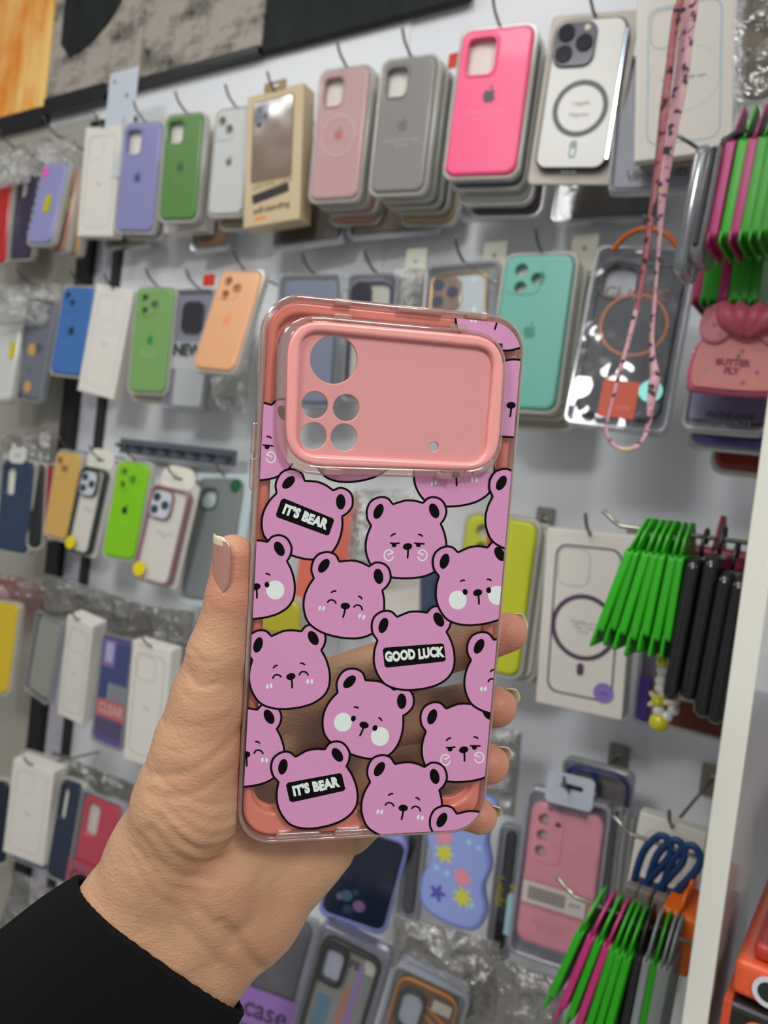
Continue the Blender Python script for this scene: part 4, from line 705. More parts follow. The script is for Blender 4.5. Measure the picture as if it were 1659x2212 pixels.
# ================================================================ the held case
RC = np.array([[.68398,-.00213,.7295],[.72656,-.08778,-.68148],[.06549,.99614,-.0585]]); TC = np.array([-.12709,.19832,-.03008])+CAM
u_, s_, v_ = np.linalg.svd(RC); RC = u_ @ v_
MCASE = Matrix([list(RC[i])+[TC[i]] for i in range(3)]+[[0,0,0,1]])
def cp(px, py, z=0.):
    """pixel -> case coordinates (mm) on the plane z (mm) of the held case"""
    d = RC.T @ ray(px, py); o = RC.T @ (CAM-TC)*1000; t = (z-o[2])/d[2]; return o+d*t
HW, HH = 39.5, 81.7; mm = .001
root = empty('phone_case', MCASE, 'clear and pink phone case with bear print held in the hand', 'phone case')
def S2(P): return [(p[0]*mm, p[1]*mm) for p in P]
def quad(pts, z, r, n=7):
    Q = [np.array(cp(*p, z)[:2]) for p in pts]; out = []
    for i in range(4):
        p = Q[i]; a = Q[i-1]-p; b = Q[(i+1)%4]-p; a /= np.linalg.norm(a); b /= np.linalg.norm(b)
        k = r*.55 if False else r
        for j in range(n+1):
            t = j/n; out.append(tuple(p+a*r*(1-t)**2+b*r*t**2))
    return out
CL = clear((.95,.94,.935),.05,.06,None,.0); CLR = clear((.95,.88,.85),.06,.18,None,.16,(250,200,186))
M_pink = pm((255,150,130),.3,0,.5,.3,.05); M_pinkplate = pm((222,154,152),.4,0,.4,.0); M_pinkrim = pm((246,166,160),.33,0,.5,.2)
OUT = rr(-HW,HW,-HH,HH,11,10)
wq = quad([(640,700),(1060,745),(1040,1000),(628,985)], -.8, 4)
slab('clear_back', [S2(rr(-HW+.8,HW-.8,-HH+.8,HH-.8,10.4,10)), S2(wq)], -.0016, -.0001, CL, root)
slab('clear_side_wall', [S2(OUT), S2(rr(-HW+1.3,HW-1.3,-HH+1.3,HH-1.3,9.8,10))], -.0098, 0, CLR, root, .0008, 2)
# inner pink frame, seen through the back
slab('pink_inner_frame', [S2(rr(-HW+1.7,HW-1.7,-HH+1.7,HH-1.7,9.5,10)), S2(rr(-HW+4.3,HW-4.3,-HH+9,HH-5.4,7,8))], -.0092, -.0018, M_pink, root, .0012, 3)
slab('pink_inner_lip', [S2(rr(-HW+1.9,HW-1.9,-HH+1.9,HH-1.9,9.3,10)), S2(rr(-HW+5.0,HW-5.0,-HH+10,HH-8.2,6,8))], -.0060, -.0045, M_pink, root, .0006, 2)
# raised camera frame
Zr = 3.0
slab('clear_camera_rim', [S2(quad([(600,672),(1103,719),(1081,1035),(594,1025)],Zr,13)), S2(quad([(624,690),(1090,733),(1070,1016),(618,1002)],Zr,10))], 0, .0030, CLR, root, .0009, 2)
slab('pink_camera_frame', [S2(quad([(621,686),(1094,729),(1076,1018),(616,1005)],Zr,11)), S2(quad([(650,712),(1070,753),(1049,1001),(640,980)],Zr,6))], .0002, .0032, M_pinkrim, root, .0011, 3)
holes = [[cp(721+51*math.cos(t),777+52*math.sin(t),1.2)[:2] for t in [i*2*math.pi/48 for i in range(48)]]]
for hx, hy, hr in ((680,875,28.5),(748,881,28.5),(677,942,28.5),(743,945,28.5),(937,965,10)): holes.append([cp(hx+hr*math.cos(t),hy+hr*1.02*math.sin(t),1.2)[:2] for t in [i*2*math.pi/36 for i in range(36)]])
slab('pink_camera_plate', [S2(quad([(646,708),(1074,749),(1052,1005),(636,984)],1.2,6))]+[S2(h_) for h_ in holes], -.0002, .0014, M_pinkplate, root, .0003, 2)
for y0, y1 in ((912,984),(990,1062)):
    a = cp(552,y0)[1]; b = cp(548,y1)[1]; slab('side_button', [rr((-HW-1.1)*mm,(-HW+1)*mm,b*mm,a*mm,.0009)], -.0068, -.0028, CLR, root, .0005)
for x0, x1 in ((596,694),(722,816)):
    a = cp(x0,1805)[0]; b = cp(x1,1805)[0]; slab('port_cover', [rr(a*mm,b*mm,(-HH+.3)*mm,(-HH+3.4)*mm,.001)], -.0075, .0003, CLR, root, .0006)
for x0, x1, yy in ((722,760,1.6),(860,960,1.6),(1010,1060,1.6)):
    a = cp(x0,650)[0]; b = cp(x1,660)[0]; slab('rim_notch', [rr(a*mm,b*mm,(HH-1.9)*mm,(HH-.2)*mm,.0006)], -.003, .0004, CLR, root, .0003)
for q_ in ([(722,684),(760,688)],[(972,706),(1010,709)],[(700,1018),(738,1020)],[(943,1027),(976,1029)]):
    a = cp(*q_[0],Zr); b = cp(*q_[1],Zr); slab('rim_notch', [rr(a[0]*mm,b[0]*mm,a[1]*mm-.0009,a[1]*mm+.0009,.0005)], .0015, .0034, CLR, root, .0002)
# printed bears
def halfp(P, a, b):
    out = []; sd = lambda p: (b[0]-a[0])*(p[1]-a[1])-(b[1]-a[1])*(p[0]-a[0])
    for j in range(len(P)):
        p, q = P[j-1], P[j]; n, m_ = sd(p), sd(q)
        if (n >= 0) != (m_ >= 0): t = n/(n-m_); out.append((p[0]+(q[0]-p[0])*t, p[1]+(q[1]-p[1])*t))
        if m_ >= 0: out.append(q)
    return out
WQ = S2([cp(*p, 0)[:2] for p in ((626,700),(620,1000),(1066,1018),(1086,742))])
def clip(P, C):
    out = P
    for i in range(len(C)):
        a, b = C[i], C[(i+1)%len(C)]; inp = out; out = []
        ins = lambda p: (b[0]-a[0])*(p[1]-a[1])-(b[1]-a[1])*(p[0]-a[0]) >= 0
        for j in range(len(inp)):
            p, q = inp[j-1], inp[j]; ip, iq = ins(p), ins(q)
            if ip != iq:
                n = (b[0]-a[0])*(p[1]-a[1])-(b[1]-a[1])*(p[0]-a[0]); m_ = (b[0]-a[0])*(q[1]-a[1])-(b[1]-a[1])*(q[0]-a[0]); t = n/(n-m_); out.append((p[0]+(q[0]-p[0])*t, p[1]+(q[1]-p[1])*t))
            if iq: out.append(q)
        if not out: return []
    return out
def stroke(pts, w, n=5):
    C = catmull(pts, n); L_ = []; R_ = []
    for i, c in enumerate(C):
        t = C[min(i+1,len(C)-1)]-C[max(i-1,0)]; t = t/(np.linalg.norm(t)+1e-9); nrm = np.array([-t[1],t[0]]); L_.append(c+nrm*w/2); R_.append(c-nrm*w/2)
        if i == 0: t0 = t
    cap1 = [C[-1]+w/2*np.array([t[0]*math.sin(a)-t[1]*-math.cos(a)*-1, t[1]*math.sin(a)+t[0]*math.cos(a)]) for a in [math.pi/4, math.pi/2, 3*math.pi/4]]
    cap0 = [C[0]-w/2*np.array([t0[0]*math.sin(a)+t0[1]*-math.cos(a), t0[1]*math.sin(a)+t0[0]*math.cos(a)]) for a in [math.pi/4, math.pi/2, 3*math.pi/4]]
    return L_+cap1+R_[::-1]+cap0
# head outline drawn clockwise on the page, around (0,0)
EL = [(-185,-70),(-206,-110),(-206,-160),(-184,-200),(-140,-220),(-98,-214),(-70,-183)]
TP = [(-70,-183),(-30,-196),(0,-203),(45,-201),(88,-190)]
ER = [(88,-190),(118,-216),(160,-218),(194,-196),(212,-150),(202,-108),(182,-80)]
BD = [(182,-80),(202,-28),(212,40),(202,110),(168,160),(110,192),(50,205),(0,208),(-60,205),(-120,190),(-172,158),(-204,100),(-214,40),(-205,-20),(-185,-70)]
HEAD = catmull(EL,5)[:-1]+catmull(TP,5)[:-1]+catmull(ER,5)[:-1]+catmull(BD,5)[:-1]
PRC = S2(rr(-HW+1.5,HW-1.5,-HH+1.6,HH-2.3,9.6,8))
M_bear = pm((212,147,190),.42,0,.4,bump=(900,.25,.0003)); M_ink2 = pm((10,4,8), .7, 0, .12); M_wh = pm((226,234,230),.45)
def spiral(cx_, cy_, r, s): return [(cx_+s*r*(1-.16*k/2)*math.cos(.5*k+.5)*(1 if k else 1), cy_+r*(1-.16*k/2)*math.sin(.5*k+.5)) for k in range(0, 12)]
def bear(cx_, cy_, rot, sc, kind, idx, z0=None):
    """cx,cy: head centre on the photo; every stroke goes onto the back of the case"""
    z0 = (.02+idx*.035)*mm if z0 is None else z0; c, s = math.cos(math.radians(rot)), math.sin(math.radians(rot)); k = sc/2.44
    V = []; Fc = []; MI = []
    def put(P, lay, mi):
        Q = []
        for p in P:
            x, y = p[0]*k, p[1]*k; w = cp(cx_+x*c-y*s, cy_+x*s+y*c); Q.append((w[0]*mm, w[1]*mm))
        rest = clip(Q, PRC); pcs = []
        for e in range(len(WQ)):
            a_, b_ = WQ[e], WQ[(e+1)%len(WQ)]
            if len(rest) < 3: break
            pcs.append(halfp(rest, b_, a_)); rest = halfp(rest, a_, b_)
        for Q in pcs:
            if len(Q) >= 3 and abs(area2(Q)) > 1e-9: put1(Q, z0+lay*.006*mm, mi)
    def put1(Q, z, mi):
        o = len(V); V.extend([(q[0], q[1], z) for q in Q])
        for t in tessellate_polygon([[Vector((q[0]*1000, q[1]*1000, 0)) for q in Q]]):
            a, b, d = (Q[i] for i in t)
            f = t if (b[0]-a[0])*(d[1]-a[1])-(b[1]-a[1])*(d[0]-a[0]) > 0 else (t[0], t[2], t[1]); Fc.append(tuple(o+i for i in f)); MI.append(mi)
    put(offs(HEAD, 5.5), 0, 1); put(offs(HEAD, -6), 1, 0)
    put(circ(-146,-145,24,24,42,math.radians(24)), 2, 1); put(circ(147,-148,25,24,41,math.radians(-22)), 2, 1)
    if kind in 'ABC':
        put(circ(7,40,25,24,18,math.radians(-8)), 3, 1); put(stroke([(9,52),(9,75),(7,99)], 10), 3, 1)
        put(stroke([(-79,-16),(-68,-25),(-58,-27)] if kind != 'C' else [(-74,-30),(-64,-34),(-54,-32)], 9), 3, 1); put(stroke([(66,-24),(76,-22),(85,-15)], 9), 3, 1)
    if kind == 'A':
        for sx in (-1, 1): put(stroke([(sx*66+4-26,22),(sx*66+4,24),(sx*66+4+24,26)] if sx > 0 else [(-82,22),(-60,24),(-38,22)], 9), 3, 1); put(circ(sx*64,32,13,16,12), 3, 1)
        for q_, fl in ((-92, 1), (85, -1)): put(stroke([(q_+fl*24*math.cos(a),86+28*math.sin(a)) for a in [.3+.55*j for j in range(11)]]+[(q_+fl*-6,86-4),(q_+fl*2,84)], 7, 4), 3, 2)
    if kind == 'B':
        put(stroke([(-88,38),(-80,26),(-66,22),(-52,27),(-44,36)], 9), 3, 1); put(stroke([(52,36),(62,24),(76,22),(90,28),(98,42)], 9), 3, 1)
        for bx in (-122,-102,92,114): put(circ(bx,76+(abs(bx)>110)*2,7,14,13,.1), 3, 2)
    if kind == 'C':
        put(circ(-102,66,47,32,50), 2, 2); put(circ(107,66,48,32,50), 2, 2); put(circ(-58,28,13,18,16), 4, 1); put(circ(66,34,13,18,16), 4, 1)
    me = mesh(V, Fc, False, MI); o = link('printed_bear', me, [M_bear, M_ink2, M_wh], root)
    if kind in 'DE':
        W_ = 150 if kind == 'D' else 162; yy = -6 if kind == 'D' else 24
        plate = [(-W_,yy-40),(-W_+12,yy-52),(W_-10,yy-46),(W_,yy-36),(W_+2,yy+42),(W_-10,yy+50),(-W_+14,yy+54),(-W_+2,yy+44)]
        V.clear(); Fc.clear(); MI.clear(); put(plate, 4, 0); link('word_plate', mesh(V, Fc), M_ink2, o)
        tm = textmesh("IT'S BEAR" if kind == 'D' else 'GOOD LUCK', 68, 4.6, 0, 0, 0, 0, .82 if kind == 'D' else .72, ext=0, sp=1.06)
        r_ = random.Random(idx)
        for v in tm.vertices:
            x, y = v.co.x*k, (yy-v.co.y*1.0+2*math.sin(v.co.x*.05))*k; w = cp(cx_+x*c-y*s, cy_+x*s+y*c); v.co = (w[0]*mm, w[1]*mm, z0+5.5*.006*mm)
        link('word_lettering', tm, M_wh, o)
def c1(x, y): return 500+x/2.44, 600+y/2.44
def c2(x, y): return 500+x/2.44, 1000+y/2.44
def c3(x, y): return 480+x/2.44, 1400+y/2.44
BE = [(c1(1470,632),5,'B'),(c1(1402,172),12,'B'),(c1(640,866),-8,'B'),(c1(123,860),0,'A'),(c2(1170,20),-5,'B'),(c2(385,290),21,'D'),(c2(920,400),0,'A'),(c2(118,612),-5,'C'),(c3(113,520),-5,'B'),(c2(301,1085),-6.5,'B'),(c2(600,712),11.5,'B'),(c3(754,363),21,'C'),(c2(958,985),-5.4,'E'),(c2(1283,643),-6.9,'C'),(c2(1552,262),5,'N'),(c3(1260,493),-4,'A'),(c2(1440,1116),3,'B'),(c3(491,733),-11.6,'D'),(c3(950,797),8.2,'B'),(c3(1290,1055),4,'N')]
for i, (p, r_, kd) in enumerate(BE): bear(p[0], p[1], r_, 1.0, kd, i)
# ================================================================ the hand
def hp(px, py, z): return cp(px, py, z)
def smin(a, b, k):
    h = np.clip(.5+.5*(b-a)/k, 0, 1); return b*(1-h)+a*h-k*h*(1-h)
def cone(G, a, b, ra, rb):
    a = np.array(a); b = np.array(b); ab = b-a; L2 = ab @ ab
    t = np.clip(((G[0]-a[0])*ab[0]+(G[1]-a[1])*ab[1]+(G[2]-a[2])*ab[2])/L2, 0, 1)
    return np.sqrt((G[0]-a[0]-t*ab[0])**2+(G[1]-a[1]-t*ab[1])**2+(G[2]-a[2]-t*ab[2])**2)-(ra+(rb-ra)*t)
FING = {'index': [(668,1500,-36,10.5),(880,1425,-31,9.2),(1015,1388,-22,8.2),(1096,1366,-16,6.7)],
        'middle': [(700,1590,-38,10.5),(890,1545,-34,9),(1000,1530,-25,8),(1072,1527,-17,7.0)],
        'ring': [(730,1670,-38,10),(890,1650,-33,8.8),(990,1648,-25,7.8),(1056,1650,-17,6.9)],
        'little': [(750,1762,-34,9.0),(880,1735,-30,7.6),(980,1742,-24,6.8),(1036,1763,-17,6.1)]}
PALM = [((415,1720,-13),(432,1610,-10),16,12.6),((432,1610,-10),(452,1510,-8),12.6,10.6),((415,1720,-13),(350,1850,-22),16,16),((350,1850,-22),(283,1984,-27),16,18),
        ((640,1842,-32),(548,1968,-32),15.5,15.5),((548,1968,-32),(405,2094,-28),15.5,18),((470,1860,-26),(360,2040,-27),19,20),((470,1860,-26),(520,1950,-28),18,17),
        ((560,1760,-34),(470,1860,-28),15,18),((560,1760,-34),(700,1700,-37),14,12),((640,1842,-33),(750,1780,-34),15,10.5),((560,1640,-34),(668,1520,-36),12,11),((560,1640,-34),(560,1760,-34),12,15),((620,1700,-36),(720,1620,-38),12,11),
        ((500,1640,-22),(560,1640,-32),10,12),((283,1984,-27),(140,2150,-30),18,16.5),((405,2094,-28),(250,2250,-31),18,16.5),((342,2040,-28),(190,2200,-31),19,18)]
THUMB = [((452,1510,-8),(472,1410,-6),10.6,8.9),((472,1410,-6),(497,1290,-5),8.9,6.8),((497,1290,-5),(503,1198,-4.5),6.8,5.9)]
CREASE = [([(312,1668),(400,1640),(470,1600),(520,1560)],.7,1.5),([(322,1700),(420,1680),(500,1640)],.5,1.3),([(330,1560),(420,1545),(500,1520)],.35,1.1),([(415,1392),(440,1412),(470,1408)],.7,1.0),([(408,1440),(430,1462),(470,1455)],.6,1.0),
          ([(335,1770),(400,1835),(470,1865),(530,1850)],1.5,2.6),([(310,1800),(380,1875),(460,1900)],1.1,2.3),([(350,1740),(420,1800),(520,1815)],1.2,1.9),([(360,1710),(440,1770),(520,1780)],.9,1.6),([(370,1690),(450,1740),(525,1745)],.6,1.3),([(345,1660),(430,1700),(515,1715)],.5,1.1),
          ([(380,1760),(450,1825),(525,1832)],.9,1.3),([(300,1830),(360,1900),(430,1930)],.7,1.6),([(290,1860),(340,1930),(400,1975)],.5,1.5),([(560,1862),(540,1950),(512,2030)],1.1,3),([(478,1995),(515,2052),(560,2085)],2.2,2.4),([(420,1950),(470,2010),(500,2060)],.9,1.9),([(380,1990),(440,2050),(470,2100)],.6,1.6),([(760,1812),(772,1850),(780,1890)],1.5,1.5),
          ([(450,1290),(462,1305),(480,1310)],.3,.8),([(395,1480),(430,1500),(480,1498)],.35,.9),([(330,1610),(400,1595),(480,1565)],.3,.9)]
def build_hand():
    sp = .75; pts = []
    for a, b, ra, rb in PALM+THUMB: pts += [hp(*a), hp(*b)]
    for f_ in FING.values(): pts += [hp(*q[:3]) for q in f_]
    P = np.array(pts); lo = P.min(0)-26; hi = P.max(0)+26; lo = np.maximum(lo, [-125,-160,-66]); hi[2] = min(hi[2], 16)
    ax = [np.arange(lo[i], hi[i], sp, dtype=np.float32) for i in range(3)]; G = np.meshgrid(*ax, indexing='ij')
    d = None
    for a, b, ra, rb in PALM:
        e = cone(G, hp(*a), hp(*b), ra, rb); d = e if d is None else smin(d, e, np.float32(7))
    th = None
    for a, b, ra, rb in THUMB:
        e = cone(G, hp(*a), hp(*b), ra, rb); th = e if th is None else smin(th, e, np.float32(2.5))
    palm = d; d = smin(palm, th, np.float32(5))
    for f_ in FING.values():
        fd = None
        for q, r in zip(f_[:-1], f_[1:]):
            e = cone(G, hp(*q[:3]), hp(*r[:3]), q[3], r[3]); fd = e if fd is None else smin(fd, e, np.float32(2.5))
        d = np.minimum(d, smin(palm, fd, np.float32(4)))
    for pl, dep, wd in CREASE:
        q = [hp(p[0], p[1], -6 if p[0] < 540 else -18)[:2] for p in pl]; C = catmull(q, 4); m = None
        for a, b in zip(C[:-1], C[1:]):
            ab = b-a; X2 = G[0][:,:,0]; Y2 = G[1][:,:,0]; t = np.clip(((X2-a[0])*ab[0]+(Y2-a[1])*ab[1])/(ab @ ab), 0, 1); e = (X2-a[0]-t*ab[0])**2+(Y2-a[1]-t*ab[1])**2; m = e if m is None else np.minimum(m, e)
        d = d+(np.exp(-m/wd**2)*dep*.62)[:,:,None]-(np.exp(-m/(wd*2.6)**2)*dep*.2)[:,:,None]
    # keep the case volume free
    cx_ = np.abs(G[0])-HW; cy_ = np.abs(G[1])-HH; cz_ = np.abs(G[2]+4.7)-5.0; bx = np.maximum(np.maximum(cx_, cy_), cz_); d = np.maximum(d, -bx)
    # surface nets
    s = d < 0; n = d.shape; c = np.zeros((n[0]-1,n[1]-1,n[2]-1), np.int8); sl = lambda i, m_: slice(i, m_-1+i)
    for i in (0,1):
        for j in (0,1):
            for k in (0,1): c += s[sl(i,n[0]),sl(j,n[1]),sl(k,n[2])]
    act = (c > 0) & (c < 8); I = np.argwhere(act); idx = -np.ones(act.shape, np.int64); idx[act] = np.arange(len(I)); acc = np.zeros((len(I),3)); cnt = np.zeros(len(I))
    cor = [(i,j,k) for i in (0,1) for j in (0,1) for k in (0,1)]
    for a in cor:
        for ax_ in range(3):
            if a[ax_]: continue
            b = list(a); b[ax_] = 1; A = I+np.array(a); B = I+np.array(b); da = d[A[:,0],A[:,1],A[:,2]]; db = d[B[:,0],B[:,1],B[:,2]]; m = (da < 0) != (db < 0)
            t = np.where(m, da/(da-db+1e-12), 0); p = np.array(a, float)[None]+0*acc; p[:,ax_] += t; acc[m] += p[m]; cnt[m] += 1
    V = (I+acc/np.maximum(cnt,1)[:,None])*sp+lo; Fs = []
    for ax_ in range(3):
        o1, o2 = [(1,2),(2,0),(0,1)][ax_]; e = [0,0,0]; e[ax_] = 1
        A = s[tuple(slice(1,-1) if q != ax_ else slice(0,-1) for q in range(3))]; B = s[tuple(slice(1,-1) if q != ax_ else slice(1,None) for q in range(3))]
        D = np.argwhere(A != B); D2 = D.copy()
        for q in range(3):
            if q != ax_: D2[:,q] += 1
        va = A[tuple(D.T)]; u1 = np.zeros(3,int); u1[o1] = 1; u2 = np.zeros(3,int); u2[o2] = 1; ok = np.all(D2 < np.array(act.shape), 1); D2 = D2[ok]; va = va[ok]
        q = np.stack([idx[tuple((D2-u1-u2).T)], idx[tuple((D2-u2).T)], idx[tuple(D2.T)], idx[tuple((D2-u1).T)]], 1); q[~va] = q[~va][:,::-1]; Fs.append(q[(q >= 0).all(1)])
    Fq = np.concatenate(Fs); me = bpy.data.meshes.new('hand'); me.from_pydata((V*mm).tolist(), [], Fq.tolist()); me.update(); me.polygons.foreach_set('use_smooth', [True]*len(me.polygons)); return me
def skin():
    m = bpy.data.materials.new('skin'); m.use_nodes = True; nt = m.node_tree; N = nt.nodes; L = nt.links; b = N['Principled BSDF']
    b.inputs['Roughness'].default_value = .5; b.inputs['Specular IOR Level'].default_value = .4; b.inputs['Subsurface Weight'].default_value = .12; b.inputs['Subsurface Radius'].default_value = (.004,.0016,.0009); b.inputs['Subsurface Scale'].default_value = 1
    tc = N.new('ShaderNodeTexCoord'); n = N.new('ShaderNodeTexNoise'); n.inputs['Scale'].default_value = 38; n.inputs['Detail'].default_value = 3; r = N.new('ShaderNodeValToRGB'); e = r.color_ramp.elements
    e[0].position = .38; e[0].color = rgb((192,144,114)); e[1].position = .62; e[1].color = rgb((198,156,122)); L.new(tc.outputs['Object'], n.inputs[0]); L.new(n.outputs[0], r.inputs[0])
    # reddish fingertips and thumb pad
    col = r.outputs[0]
    for p, rad, cc in ((hp(500,1240,-2),14,(200,132,108)),(hp(1100,1370,-10),12,(200,128,108)),(hp(1078,1530,-10),11,(200,128,108)),(hp(1062,1655,-10),10,(200,128,108)),(hp(1040,1765,-10),9,(200,128,108)),(hp(520,1580,-10),14,(186,116,94))):
        d = N.new('ShaderNodeVectorMath'); d.operation = 'DISTANCE'; d.inputs[1].default_value = tuple(p*mm); L.new(tc.outputs['Object'], d.inputs[0]); mr = N.new('ShaderNodeMapRange'); mr.interpolation_type = 'SMOOTHSTEP'; mr.inputs[1].default_value = rad*.3*mm; mr.inputs[2].default_value = rad*1.3*mm; mr.inputs[3].default_value = .75; mr.inputs[4].default_value = 0
        L.new(d.outputs['Value'], mr.inputs[0]); mx = N.new('ShaderNodeMix'); mx.data_type = 'RGBA'; mx.inputs['B'].default_value = rgb(cc); L.new(mr.outputs[0], mx.inputs['Factor']); L.new(col, mx.inputs['A']); col = mx.outputs['Result']
    L.new(col, b.inputs['Base Color'])
    mp = N.new('ShaderNodeMapping'); mp.inputs['Rotation'].default_value = (0,0,.9); mp.inputs['Scale'].default_value = (1,1.7,1); L.new(tc.outputs['Object'], mp.inputs[0])
    v = N.new('ShaderNodeTexVoronoi'); v.feature = 'DISTANCE_TO_EDGE'; v.inputs['Scale'].default_value = 420; L.new(mp.outputs[0], v.inputs['Vector']); n2 = N.new('ShaderNodeTexNoise'); n2.inputs['Scale'].default_value = 90; n2.inputs['Detail'].default_value = 7; n2.inputs['Distortion'].default_value = 1.2; L.new(mp.outputs[0], n2.inputs[0])
    u1 = N.new('ShaderNodeBump'); u1.inputs['Strength'].default_value = .6; u1.inputs['Distance'].default_value = .0003; L.new(v.outputs['Distance'], u1.inputs['Height'])
    u2 = N.new('ShaderNodeBump'); u2.inputs['Strength'].default_value = .42; u2.inputs['Distance'].default_value = .0012; L.new(n2.outputs[0], u2.inputs['Height']); L.new(u1.outputs[0], u2.inputs['Normal']); L.new(u2.outputs[0], b.inputs['Normal']); return m
person = link('person', build_hand(), skin(), None, MCASE); tag(person, 'bare left hand in a black knit sleeve gripping the bear-print case', 'person')
# nails: curved plates; c centre, n outward, l along the finger (all in case mm)
def nail(c, n, l, wd, ln, curv=5.5, th=.5, name='fingernail', tip=.28):
    c = np.array(c, float); n = np.array(n, float); n /= np.linalg.norm(n); l = np.array(l, float); l -= n*(l @ n); l /= np.linalg.norm(l); s = np.cross(n, l); V = []; Fc = []; MI = []; nu, nv = 12, 14
    for lay in (0, 1):
        for j in range(nv+1):
            for i in range(nu+1):
                u = i/nu*2-1; v = j/nv*2-1; w = wd/2*(1-.10*v*v)*(math.sqrt(max(0, 1-max(0,(-v-.45)/.55)**2*.75)))*(math.sqrt(max(0,1-max(0,(v-.6)/.4)**2*.7))); a = u*w/curv
                V.append((c+s*math.sin(a)*curv+n*((math.cos(a)-1)*curv-lay*th-.25*v*v*.6)+l*(v*ln/2))*mm)
    o = (nu+1)*(nv+1); R_ = nu+1
    for j in range(nv):
        for i in range(nu):
            a = j*R_+i; m_ = 1 if (j+.5)/nv > 1-tip+.10*((i+.5)/nu*2-1)**2 else 0
            Fc += [(a,a+1,a+R_+1,a+R_),(o+a,o+a+R_,o+a+R_+1,o+a+1)]; MI += [m_, m_]
    ed = [i for i in range(nu)], 
    for i in range(nu): Fc += [(i,o+i,o+i+1,i+1),(nv*R_+i,nv*R_+i+1,o+nv*R_+i+1,o+nv*R_+i)]; MI += [0,1]
    for j in range(nv): Fc += [(j*R_,(j+1)*R_,o+(j+1)*R_,o+j*R_),(j*R_+nu,o+j*R_+nu,o+(j+1)*R_+nu,(j+1)*R_+nu)]; MI += [0 if j/nv < 1-tip else 1]*2
    me = fixn(mesh(V, Fc, True, MI)); o_ = link(name, me, [pm((176,128,114),.3,0,.5,.3,.1), pm((216,202,168),.3,0,.5,.3)], person); return o_
tl = np.array(hp(503,1198,-4.5))-np.array(hp(497,1290,-5))
nail(np.array(hp(499,1218,-4.5))+np.array([-5.0,.0,3.1]), (-.92,0,.40), tl+np.array([-.9,0,0]), 12, 17.5, 7.2, tip=.15)
for k_, wd, ln, up_ in (('index',9.5,10,(.55,.35,-.75)),('middle',9.5,11,(.55,.62,-.55)),('ring',9,10.5,(.55,.62,-.55)),('little',8,9.5,(.55,.62,-.55))):
    a = np.array(hp(*FING[k_][-2][:3])); b = np.array(hp(*FING[k_][-1][:3])); d_ = b-a; d_ /= np.linalg.norm(d_); n_ = np.array(up_); n_ = n_-d_*(n_ @ d_); n_ /= np.linalg.norm(n_); r_ = FING[k_][-1][3]
    nail(b+n_*(r_*.86)+d_*(.6), n_, d_, wd, ln+2, r_*.86)
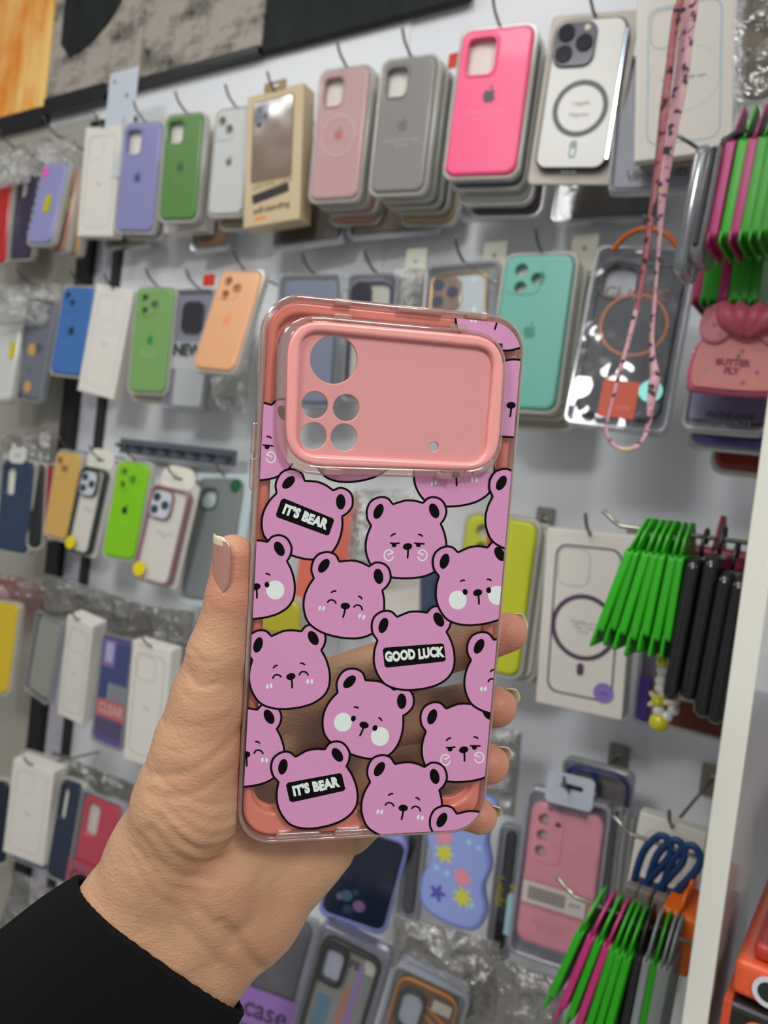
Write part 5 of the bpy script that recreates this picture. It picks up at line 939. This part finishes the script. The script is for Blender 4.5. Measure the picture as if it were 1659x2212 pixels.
# sleeve
def sleeve():
    A = np.array(hp(342,2040,-28)); B = np.array(hp(60,2330,-34)); ax = B-A; L_ = np.linalg.norm(ax); ax /= L_; wv_ = np.array(hp(490,2186,-27))-np.array(hp(193,1903,-27)); hwid = np.linalg.norm(wv_)/2; wv_ -= ax*(wv_ @ ax); wv_ /= np.linalg.norm(wv_); nn = np.cross(ax, wv_); V = []; Fc = []; n = 96; ts = [-.004]+[i/40*1.5 for i in range(41)]
    def ring(t, rw, rn, c):
        for k in range(n):
            a = 2*math.pi*k/n; rib = .25*math.cos(a*48); ca, sa = math.cos(a), math.sin(a); ca = math.copysign(abs(ca)**.72, ca); sa = math.copysign(abs(sa)**.72, sa); V.append((c+wv_*ca*(rw+rib)+nn*sa*(rn+rib)-ax*10*sa)*mm)
    rows = []
    for i, t in enumerate([.10,.05,.0,-.01]): ring(t, hwid-.6, 21.5, A+ax*t*L_); rows.append(0)
    for t in [-.008]+[j/40*1.6 for j in range(41)]:
        g = 1+t*.36; ring(t, (hwid+1.2)*g+.5*math.sin(t*9), (23.5)*(1+t*.3)+.6*math.sin(t*7+1), A+ax*t*L_); rows.append(0)
    for i in range(len(rows)-1):
        for k in range(n): Fc.append((i*n+k,i*n+(k+1)%n,(i+1)*n+(k+1)%n,(i+1)*n+k))
    m = bpy.data.materials.new('black_knit'); m.use_nodes = True; nt = m.node_tree; N = nt.nodes; L = nt.links; b = N['Principled BSDF']; b.inputs['Base Color'].default_value = rgb((17,17,19)); b.inputs['Roughness'].default_value = .95; b.inputs['Specular IOR Level'].default_value = .15
    tc = N.new('ShaderNodeTexCoord'); mp = N.new('ShaderNodeMapping'); e = Matrix((tuple(ax),tuple(wv_),tuple(nn))).to_euler(); mp.inputs['Rotation'].default_value = e; w = N.new('ShaderNodeTexWave'); w.inputs['Scale'].default_value = 330; w.inputs['Distortion'].default_value = 1.5; w.inputs['Detail'].default_value = 2; w.bands_direction = 'X'
    u = N.new('ShaderNodeBump'); u.inputs['Strength'].default_value = .6; u.inputs['Distance'].default_value = .0006; L.new(tc.outputs['Object'], mp.inputs[0]); L.new(mp.outputs[0], w.inputs[0]); L.new(w.outputs[0], u.inputs['Height']); L.new(u.outputs[0], b.inputs['Normal'])
    o = link('sleeve', fixn(mesh(V, Fc, True)), m, person)
    tag(o, 'black ribbed knit sleeve')
sleeve()
# groups of repeated goods
GR = {'wall_hook': 'wire hooks along the case rows', 'hanging_sleeve': 'moulded sleeves hanging on the display rods', 'slim_pouch': 'slim black pouches on the middle rod', 'strap': 'blue-looped straps on the short rod', 'carton_box': 'white cartons hanging on the wall', 'plastic_bag': 'crumpled clear bags among the rows', 'clear_pack': 'clear packs hanging on the wall', 'display_rod': 'display rods at the right', 'product_box': 'boxes right of the divider panel', 'price_plate': 'small white price plates', 'clear_pouch': 'clear pouches on the upper rod', 'phone_case': 'phone cases hanging on the wall', 'paper_tag': 'small red tags'}
for o in list(COL.objects):
    k = o.name.split('.')[0]
    if o.parent is None and k in GR and 'label' in o and 'held in the hand' not in o['label'] and 'group' not in o: o['group'] = GR[k]
